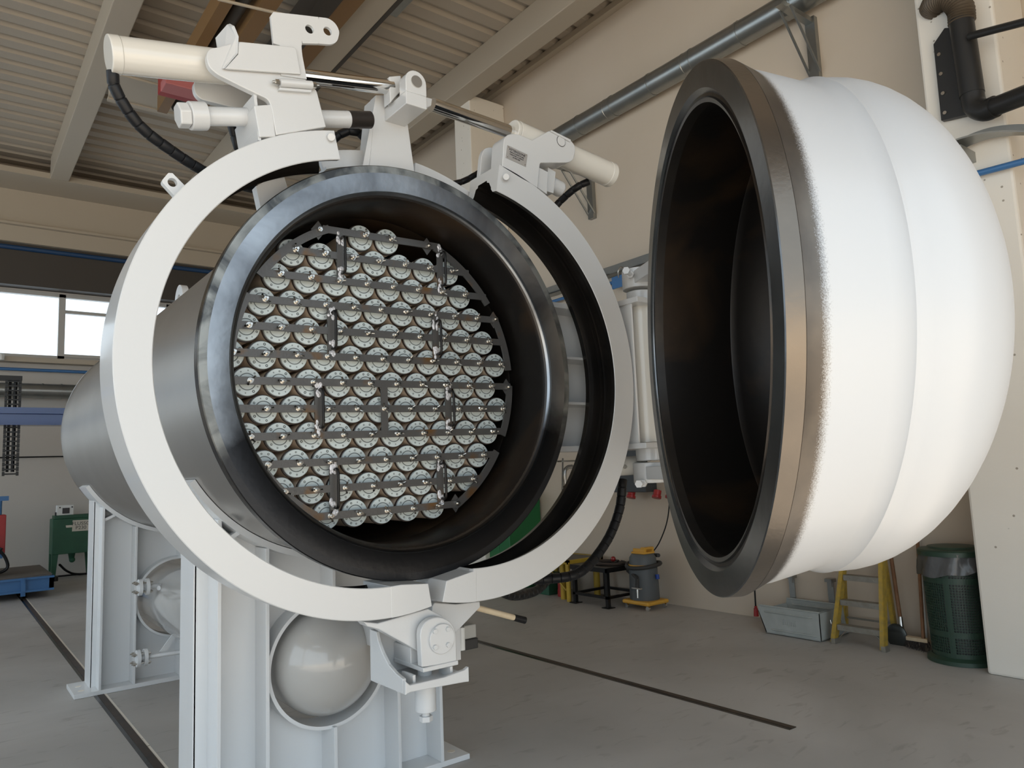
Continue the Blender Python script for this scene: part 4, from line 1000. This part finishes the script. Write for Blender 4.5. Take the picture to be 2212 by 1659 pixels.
for k in range(6):
    z = .165 + .21 * k
    a, c = pa(1, z), pa(0, z)
    g = B().bb((a.x - .035, c.y + .01, z - .005), (a.x + .04, a.y - .01, z)).bb((a.x - .037, c.y + .01, z - .045), (a.x - .032, a.y - .01, z)).bb((a.x + .035, c.y + .01, z - .025), (a.x + .04, a.y - .01, z))
    tr = obj('tread', g, alu, LD, smooth=False)
    obj('rivets', B().cyl((a.x - .041, a.y - .07, z - .025), (a.x - .034, a.y - .07, z - .025), .004, n=8).cyl((a.x - .041, c.y + .07, z - .025), (a.x - .034, c.y + .07, z - .025), .004, n=8), zinc, tr)
    q = .05 if k else .11; e = .06 if k else .12
    obj('tread_brace', B().tube([(a.x - .015, a.y - .01, z - q), (a.x - .015, a.y - e, z - .01)], .005, n=6), alu, LD)
    obj('tread_brace', B().tube([(a.x - .015, c.y + .01, z - q), (a.x - .015, c.y + e, z - .01)], .005, n=6), alu, LD)
obj('rear_spreader', B().bb((6.565, 3.26, .145), (6.58, 3.67, .16)), alu, LD, smooth=False)
for s in (0, 1):
    p = pa(s, 0)
    obj('rubber_foot', B().bb((p.x - .038, p.y - .018, .001), (p.x + .038, p.y + .018, .045)), alu, LD, smooth=False)
# shovel, broom
SH = thing('shovel', 'dark steel shovel with wooden handle leaning behind the ladder', 'shovel', (6.55, 2.95, 0))
hb = U(1948, 1360, X=6.5)
obj('blade', B().sphere(U(1938, 1382, X=6.48) + Vector((0, 0, .03)), .095, n=20, sc=(.2, .95, 1.1)), mat('dark_shovel_steel', (.06, .065, .06), .35, .7), SH)
obj('socket', B().cyl(hb + Vector((0, 0, -.03)), U(1946, 1340, X=6.52) + Vector((0, 0, .03)), .024, .017, n=14), zinc, SH)
obj('handle', B().cyl(U(1946, 1345, X=6.52), U(1920, 1170, X=6.66), .016, n=14), wood, SH)
BR = thing('broom', 'broom with brown handle and dark bristles, left of the green waste bin', 'broom', (6.5, 2.85, 0))
w0, w1 = U(1957, 1383, X=6.44), U(2004, 1390, X=6.36)
obj('head_block', B().prism([w0, w1, w1 + Vector((0, 0, .03)), w0 + Vector((0, 0, .03))], (.06, .02, 0)), pinew, BR, smooth=False, bevel=.004)
g = B(); rg = random.Random(5)
for k in range(170):
    t_ = rg.random(); p = w0.lerp(w1, t_) + Vector((rg.uniform(.0, .06), .01, 0)); g.cyl(p, Vector((p.x + rg.uniform(-.02, .02), p.y + rg.uniform(-.015, .015), .003)), .0022, .001, n=4, cap=False)
obj('bristles', g, bristle, BR, smooth=False)
obj('handle', B().cyl(U(1995, 1382, X=6.40), U(1981, 1150, X=6.66), .014, n=14), wood, BR)
obj('white_batten', B().cyl((6.67, U(2002, 1380, X=6.67).y, .05), (6.67, U(1990, 1200, X=6.67).y, 1.2), .009, n=8), lampw, BR)

# waste bin of green plastic mesh
WB = thing('waste_bin', 'dark green latticed waste bin with lid and grey liner, against the concrete pillar', 'waste bin', (6.34, 2.63, 0))
wx, wy = 6.335, 2.625
rad = lambda z: .205 + .0 * z
rb_, rt_, hB = .205, .225, .80
def ringz(z, r): return (z, r)
body = B(); n = 72; nz = 40
def solid(i, j):
    a = i % 18; z = j / nz
    if z < .10 or z > .93: return True
    if a < 2: return True
    if .30 > z > .27 or .80 > z > .77: return True
    if .24 < z < .30 or .74 < z < .80: return True
    return False
for i in range(n):
    for j in range(nz):
        a0, a1 = 2 * PI * i / n, 2 * PI * (i + 1) / n; z0_, z1_ = hB * j / nz, hB * (j + 1) / nz
        r = rb_ + (rt_ - rb_) * (j / nz); ri = r - .008
        P4 = lambda aa, zz, q: Vector((wx + q * math.cos(aa), wy + q * math.sin(aa), zz))
        if solid(i, j):
            body.add([P4(a0, z0_, r), P4(a1, z0_, r), P4(a1, z1_, r), P4(a0, z1_, r)], [(0, 1, 2, 3)])
        else:
            m0, m1 = a0 + (a1 - a0) * .28, z0_ + (z1_ - z0_) * .28
            body.add([P4(a0, z0_, r), P4(m0, z0_, r), P4(m0, z1_, r), P4(a0, z1_, r), P4(a1, z0_, r), P4(a1, m1, r), P4(m0, m1, r), P4(m0, z0_, ri), P4(m0, z1_, ri), P4(a1, m1, ri), P4(m0, m1, ri)],
                     [(0, 1, 2, 3), (1, 4, 5, 6), (1, 7, 8, 2), (6, 5, 9, 10)])
obj('lattice_body', body, binm, WB, smooth=False)
obj('base_ring', B().lathe([(.0, .15), (0, .245), (.03, .243), (.05, .21)], n=60, O=(wx, wy, .002)), binm, WB)
obj('liner', B().lathe([(.04, .0), (.04, .17), (.3, .19), (.60, .20), (.78, .215)], n=30, O=(wx, wy, 0)), bag, WB)
g = B(); rg = random.Random(9); nn = 60; vs = []
for k, zz in enumerate((.83, .79, .74, .70)):
    for i in range(nn):
        a = 2 * PI * i / nn; q = .232 + .012 * k * .6 + .012 * math.sin(a * 9 + k) + rg.uniform(-.005, .005)
        vs.append((wx + q * math.cos(a), wy + q * math.sin(a), zz - (.05 * (k / 3) * max(0, math.cos(a - 2.6)) + .01 * math.sin(7 * a)) * 1.0))
g.add(vs, [(k * nn + i, k * nn + (i + 1) % nn, (k + 1) * nn + (i + 1) % nn, (k + 1) * nn + i) for k in range(3) for i in range(nn)])
obj('liner_edge', g, bag, WB)
obj('lid', B().lathe([(.80, .20), (.80, .245), (.835, .245), (.845, .235), (.852, .18), (.865, .17), (.872, .10), (.875, 0)], n=60, O=(wx, wy, .005)), binm, WB)

# hammer and connection box behind the hinge cradle
HM = thing('hammer', 'pale wooden hammer handle with black grip sticking out right of the hinge cradle', 'hammer', U(1080, 1330, Y=2.98))
a, c, e = U(1000, 1305, Y=3.0), U(1110, 1334, Y=2.98), U(1134, 1340, Y=2.975)
obj('handle', B().tube([a, c], .0145, n=14), pinew, HM)
obj('grip', B().tube([c, e], [.0165, .0175], n=14), rubber, HM)
obj('head', B().bb((a.x - .05, a.y - .02, a.z - .05), (a.x - .01, a.y + .03, a.z + .06)), blackst, HM, smooth=False)
JB = thing('junction_box', 'small grey junction box with black clips, right of the hinge cradle', 'box', U(1010, 1400, Y=3.1))
q0, q1 = U(1003, 1402, Y=3.1), U(1025, 1348, Y=3.1)
obj('box', B().bb((q0.x, 3.10, q1.z - .065), (q1.x + .01, 3.20, q1.z)), mat('grey_box_plastic', (.40, .39, .36), .5), JB, smooth=False, bevel=.006)
obj('mount_arm', B().bb((1.925, 3.14, q1.z - .05), (q0.x + .01, 3.17, q1.z - .02)), white, JB, smooth=False)
obj('black_base', B().bb((q0.x - .02, 3.095, q1.z - .115), (q1.x + .015, 3.2, q1.z - .066)), blackp, JB, smooth=False, bevel=.004)
obj('conduit', B().cyl(U(996, 1355, Y=3.08), U(997, 1404, Y=3.08), .018, n=16), lampw, JB)

# ------------------------------------------------------------------ back left of the hall
GM = thing('flux_hopper', 'dark green steel machine on four legs with paper sign, against the back wall', 'machine', (1.9, 15.7, 0))
gx0, gx1, gy = 1.62, 2.28, 15.55
zt, zb_ = U(150, 1120, Y=gy).z, U(150, 1196, Y=gy).z
obj('cabinet', B().bb((gx0, gy, zb_), (gx1, gy + .45, zt)), green, GM, smooth=False, bevel=.01)
obj('lid', B().bb((gx0 + .03, gy + .03, zt), (gx1 - .03, gy + .4, zt + .06)), green, GM, smooth=False, bevel=.005)
for x in (gx0, gx1 - .10):
    for y in (gy, gy + .35):
        s = 1 if x == gx0 else -1
        obj('leg', B().prism([(x, y, zb_), (x + .10, y, zb_), (x + (.06 if s > 0 else .10), y, 0), (x + (0 if s > 0 else .04), y, 0)], (0, .08, 0)), green, GM, smooth=False)
obj('hopper_outlet', B().cyl(((gx0 + gx1) / 2, gy + .2, zb_), ((gx0 + gx1) / 2, gy + .2, zb_ - .12), .06, .04).sphere(((gx0 + gx1) / 2, gy + .12, zb_ - .12), .05, n=14), green, GM)
for x in (gx0 + .05, gx1 - .08): obj('lid_pin', B().cyl((x, gy + .1, zt + .05), (x, gy + .1, zt + .12), .012, n=8), blackp, GM)
p0 = U(157, 1124, Y=gy - .004); p1 = U(194.5, 1122, Y=gy - .004); p2 = U(155.5, 1148, Y=gy - .004)
ps_ = obj('paper_sign', B().prism([p0, p1, p1 + (p2 - p0), p2], (0, .003, 0)), paper, GM, smooth=False, label='yellowed paper reading FLUSSO P230')
cm = (p0 + p1) / 2
text('sign_lettering', 'FLUSSO', cm + (p2 - p0) * .32 + Vector((0, -.001, 0)), p1 - p0, p0 - p2, .085, ink, ps_)
text('sign_lettering', 'P230', cm + (p2 - p0) * .70 + Vector((0, -.001, 0)), p1 - p0, p0 - p2, .085, ink, ps_)
obj('white_tag', B().prism(P_([(142, 1135), (156, 1134), (156, 1139), (143, 1140)], gy - .003), (0, .002, 0)), paper, GM, smooth=False)
g = U(145, 1107, Y=15.7)
RD = thing('meter_box', 'small pale box with square black dial standing on the green machine', 'device', (g.x - .1, 15.7, zt + .06))
obj('case', B().bb((g.x - .17, 15.65, zt + .06), (g.x + .10, 15.78, zt + .24)), lampw, RD, smooth=False, bevel=.01)
obj('dial', B().bb((g.x - .08, 15.64, zt + .09), (g.x + .03, 15.655, zt + .19)), ink, RD, smooth=False)
obj('knobs', B().cyl((g.x - .12, 15.65, zt + .20), (g.x - .12, 15.635, zt + .20), .013, n=10).cyl((g.x + .07, 15.65, zt + .20), (g.x + .07, 15.635, zt + .20), .013, n=10), ink, RD)
tag(obj('floor_cable', B().tube(spline([(1.75, 15.6, .25), (1.9, 15.8, .10), (2.1, 15.9, .02), (2.6, 15.9, .012)], 8), .02, n=8).tube([(.9, 16.0, .012), (2.6, 15.95, .012)], .015, n=8), rubber), 'thick black cable trailing on the floor under the green machine', 'cable')
# blue rail trolley
BC = thing('rail_trolley', 'low blue steel trolley with wooden deck on the floor rail, left edge', 'trolley', (.8, 14, 0))
fy = 13.25
tx1 = 1.42
obj('side_frame', B().bb((-1.2, fy, .10), (tx1, fy + .06, .31)).bb((-1.2, fy + 1.7, .10), (tx1, fy + 1.76, .31)).bb((tx1 - .06, fy, .10), (tx1, fy + 1.76, .31)).bb((-1.2, fy - .04, .28), (tx1, fy, .31)).bb((-1.2, fy - .04, .10), (tx1, fy, .13)), blue, BC, smooth=False)
obj('deck', B().bb((-1.2, fy + .04, .31), (tx1 - .03, fy + 1.72, .335)), mat('weathered_deck', (.13, .11, .09), .8), BC, smooth=False)
obj('bolt_plate', B().bb((1.0, fy - .055, .05), (1.06, fy - .04, .31)).cyl((1.03, fy - .075, .27), (1.03, fy - .05, .27), .02, n=12).cyl((1.03, fy - .075, .10), (1.03, fy - .05, .10), .02, n=12), blue, BC, smooth=False)
obj('wheel', B().cyl((1.04, fy + .2, .085), (1.09, fy + .2, .085), .085, n=24).cyl((1.04, fy + 1.5, .085), (1.09, fy + 1.5, .085), .085, n=24), blackst, BC)
obj('side_roller', B().cyl((tx1 + .03, fy + .15, .20), (tx1 + .03, fy + .15, .27), .04, n=16), blackst, BC)
# red welding machine on the trolley
WM = thing('welding_column', 'red and blue machine standing on the blue trolley at the left edge', 'machine', (.6, 13.9, .335))
r0 = U(13, 1110, Y=13.8); 
obj('red_case', B().bb((.2, 13.7, U(5, 1195, Y=13.8).z), (r0.x, 14.1, U(5, 1112, Y=13.8).z)), red, WM, smooth=False, bevel=.01)
obj('blue_foot', B().bb((.2, 13.68, U(5, 1205, Y=13.8).z), (r0.x - .03, 14.1, U(5, 1196, Y=13.8).z)), blue, WM, smooth=False)
obj('base_block', B().bb((.2, 13.6, .335), (r0.x - .1, 14.1, U(5, 1206, Y=13.8).z)), greyp, WM, smooth=False)
obj('top_post', B().cyl((r0.x - .08, 13.85, U(5, 1112, Y=13.8).z), (r0.x - .08, 13.85, U(5, 1075, Y=13.8).z), .03, n=12).bb((r0.x - .12, 13.82, U(5, 1082, Y=13.8).z), (r0.x + .03, 13.88, U(5, 1072, Y=13.8).z)), blue, WM)
tag(obj('cable_bundle', B().tube(spline([(r0.x - .15, 13.62, .95), (r0.x - .12, 13.6, .8), (r0.x + .0, 13.6, .6), (r0.x + .03, 13.6, .45), (r0.x - .08, 13.6, .4), (r0.x - .12, 13.6, .6), (r0.x - .05, 13.6, .75)], 8), .022, n=8), rubber), 'looped black cables hanging from the red machine on the trolley', 'cable')
# crane bridge
CB = thing('crane_beam', 'blue steel crane beam crossing the hall at the left, in front of the back wall', 'beam', (0, 13.5, 2.59))
za_, zc_ = U(60, 917, Y=13.5).z, U(60, 880, Y=13.5).z
obj('beam_web', B().bb((-6.9, 13.5, za_), (3.6, 13.62, zc_ - .10)), bluel, CB, smooth=False)
obj('beam_flange', B().bb((-6.9, 13.42, zc_ - .10), (3.6, 13.70, zc_ - .085)).bb((-6.9, 13.5, zc_ - .085), (3.6, 13.62, zc_)).bb((-6.9, 13.42, za_ - .012), (3.6, 13.7, za_)), bluel, CB, smooth=False)
EC = thing('energy_chain', 'black articulated cable chain hanging down behind the blue crane beam', 'cable chain', (.86, 13.85, 1.8))
g = B(); zz = U(22, 1028, Y=13.85).z; zt2 = U(22, 822, Y=13.85).z; zlo = zz
while zz < zt2:
    for s_ in (-.09, .09): g.bb((.86 + s_ - .016, 13.80, zz), (.86 + s_ + .016, 13.90, zz + .064))
    g.bb((.77, 13.82, zz + .016), (.95, 13.84, zz + .04)); zz += .072
obj('links', g, blackp, EC, smooth=False)
obj('inner_cable', B().cyl((.82, 13.87, zlo + .06), (.82, 13.87, zt2), .02, n=8), rubber, EC)
obj('inner_cable', B().cyl((.89, 13.87, zlo + .06), (.89, 13.87, zt2), .024, n=8), rubber, EC)
obj('top_mount', B().bb((.50, 13.78, zt2), (.97, 13.95, zt2 + .07)), blackp, EC, smooth=False)
WD = thing('ventilation_duct', 'shiny round duct along the back wall below the window', 'duct', (1, 16.1, 3.27))
obj('duct_pipe', B().cyl((-6.9, 16.1, 3.40), (5.5, 16.1, 3.40), .135, n=32), galv, WD)
g = B()
for x in (.9, 1.45, 1.75, 2.05, 2.6): g.lathe([(-.012, .135), (-.012, .145), (.012, .145), (.012, .135)], n=32, O=(x, 16.1, 3.40), A=(1, 0, 0))
obj('clamp_bands', g, galv, WD)
tag(obj('blue_air_pipe', B().cyl((-6.9, 16.2, 3.80), (5.5, 16.2, 3.80), .03, n=12), blue), 'blue air pipe along the back wall just under the window sill', 'pipe')
tag(obj('blue_air_pipe', B().cyl((-6.9, 15.98, 6.03), (5.9, 15.98, 6.03), .045, n=12), mat('dark_blue_pipe', (.012, .05, .13), .5)), 'blue pipe along the top of the dark panel above the window', 'pipe')
tag(obj('wall_cable', B().cyl((-6.9, 16.27, 2.19), (5.5, 16.27, 2.19), .012, n=8), rubber), 'thin black cable running straight across the back wall', 'cable')
tag(obj('wall_lamp_cap', B().cyl(U(2, 765, Y=16.0), U(2, 778, Y=16.0), .05, n=16), lampw), 'small white fitting on the window sill at the left edge', 'fitting')

# ------------------------------------------------------------------ under the roof
for x0_, x1_, m, lab in ((2.10, 2.22, brown, 'left one of two brown crane rails under the roof, behind the upper left bracket'), (2.45, 2.62, brown, 'right one of two brown crane rails under the roof, behind the upper left bracket')):
    tag(obj('crane_rail', B().bb((x0_, 3.0, 6.50), (x1_, 10.15, 6.72)), m, smooth=False), lab, 'rail', 'brown crane rails under the roof')
tag(obj('dark_duct', B().cyl((2.34, 3.0, 6.62), (2.34, 10.15, 6.62), .07, n=16), darkp), 'dark round pipe between the two brown crane rails', 'pipe')
tag(obj('crane_rail', B().bb((3.43, 3.0, 7.0), (3.65, 10.15, 7.3)), brown, smooth=False), 'brown rail fixed beside the wide roof beam, above the hook plate', 'rail')
tag(obj('dark_duct', B().bb((3.20, 3.0, 6.98), (3.43, 10.15, 7.3)), darkp, smooth=False), 'dark box duct between brown rail and corrugated roof', 'duct')
tag(obj('roof_cross_beam', B().bb((1.65, 10.15, 6.95), (3.66, 11.0, 7.30)).bb((1.65, 11.0, 6.93), (3.66, 11.1, 6.97)), beamm, smooth=False), 'beige cross beam under the roof behind the left cylinder', 'beam')
tag(obj('roof_conduit', B().cyl(U(250, 158, Z=6.85), U(430, 207, Z=6.85), .02, n=8), beamm), 'thin pale conduit under the roof below the left cylinder', 'conduit')
tag(obj('roof_conduit', B().cyl(U(470, -2, Z=6.4), U(640, 38, Z=6.4), .016, n=8), beamm), 'thin pale conduit crossing the brown rails at the top of the picture', 'conduit')
tag(obj('cable_channel', B().bb((4.04, 5.0, 7.12), (4.10, 9.6, 7.17)), darkp, smooth=False), 'dark cable channel along the right edge of the wide roof beam', 'channel')
g = U(830, 25, Z=7.3)
tag(obj('roof_lamp', B().bb((4.18, 5.5, 7.36), (4.38, 7.75, 7.46)), galv, smooth=False, bevel=.01), 'grey strip lamp housing under the roof at the top centre', 'lamp')
RH = thing('chain_hoist', 'red hoist with pale red cover hanging under the roof behind the left cylinder', 'hoist', U(400, 210, Z=6.3))
c = U(400, 188, Z=6.45)
obj('motor', B().bb((c.x - .28, c.y - .15, c.z - .12), (c.x + .25, c.y + .15, c.z + .10)), red, RH, smooth=False, bevel=.01)
obj('gear', B().lathe([(-.02, 0), (-.02, .07), (.02, .09), (.02, 0)], n=20, O=(c.x - .02, c.y - .17, c.z), A=(0, 1, 0)), blackst, RH)
c = U(402, 205, Z=6.3)
obj('cover', B().bb((c.x - .30, c.y - .30, c.z - .07), (c.x + .30, c.y - .05, c.z + .05)), pink, RH, smooth=False, bevel=.01)
tag(obj('smoke_detector', B().cyl((4.9, 6.2, 7.46), (4.9, 6.2, 7.5), .05, n=16), lampw), 'small round fitting under the corrugated roof', 'fitting')
bpy.data.objects.remove(bpy.data.objects['smoke_detector'])
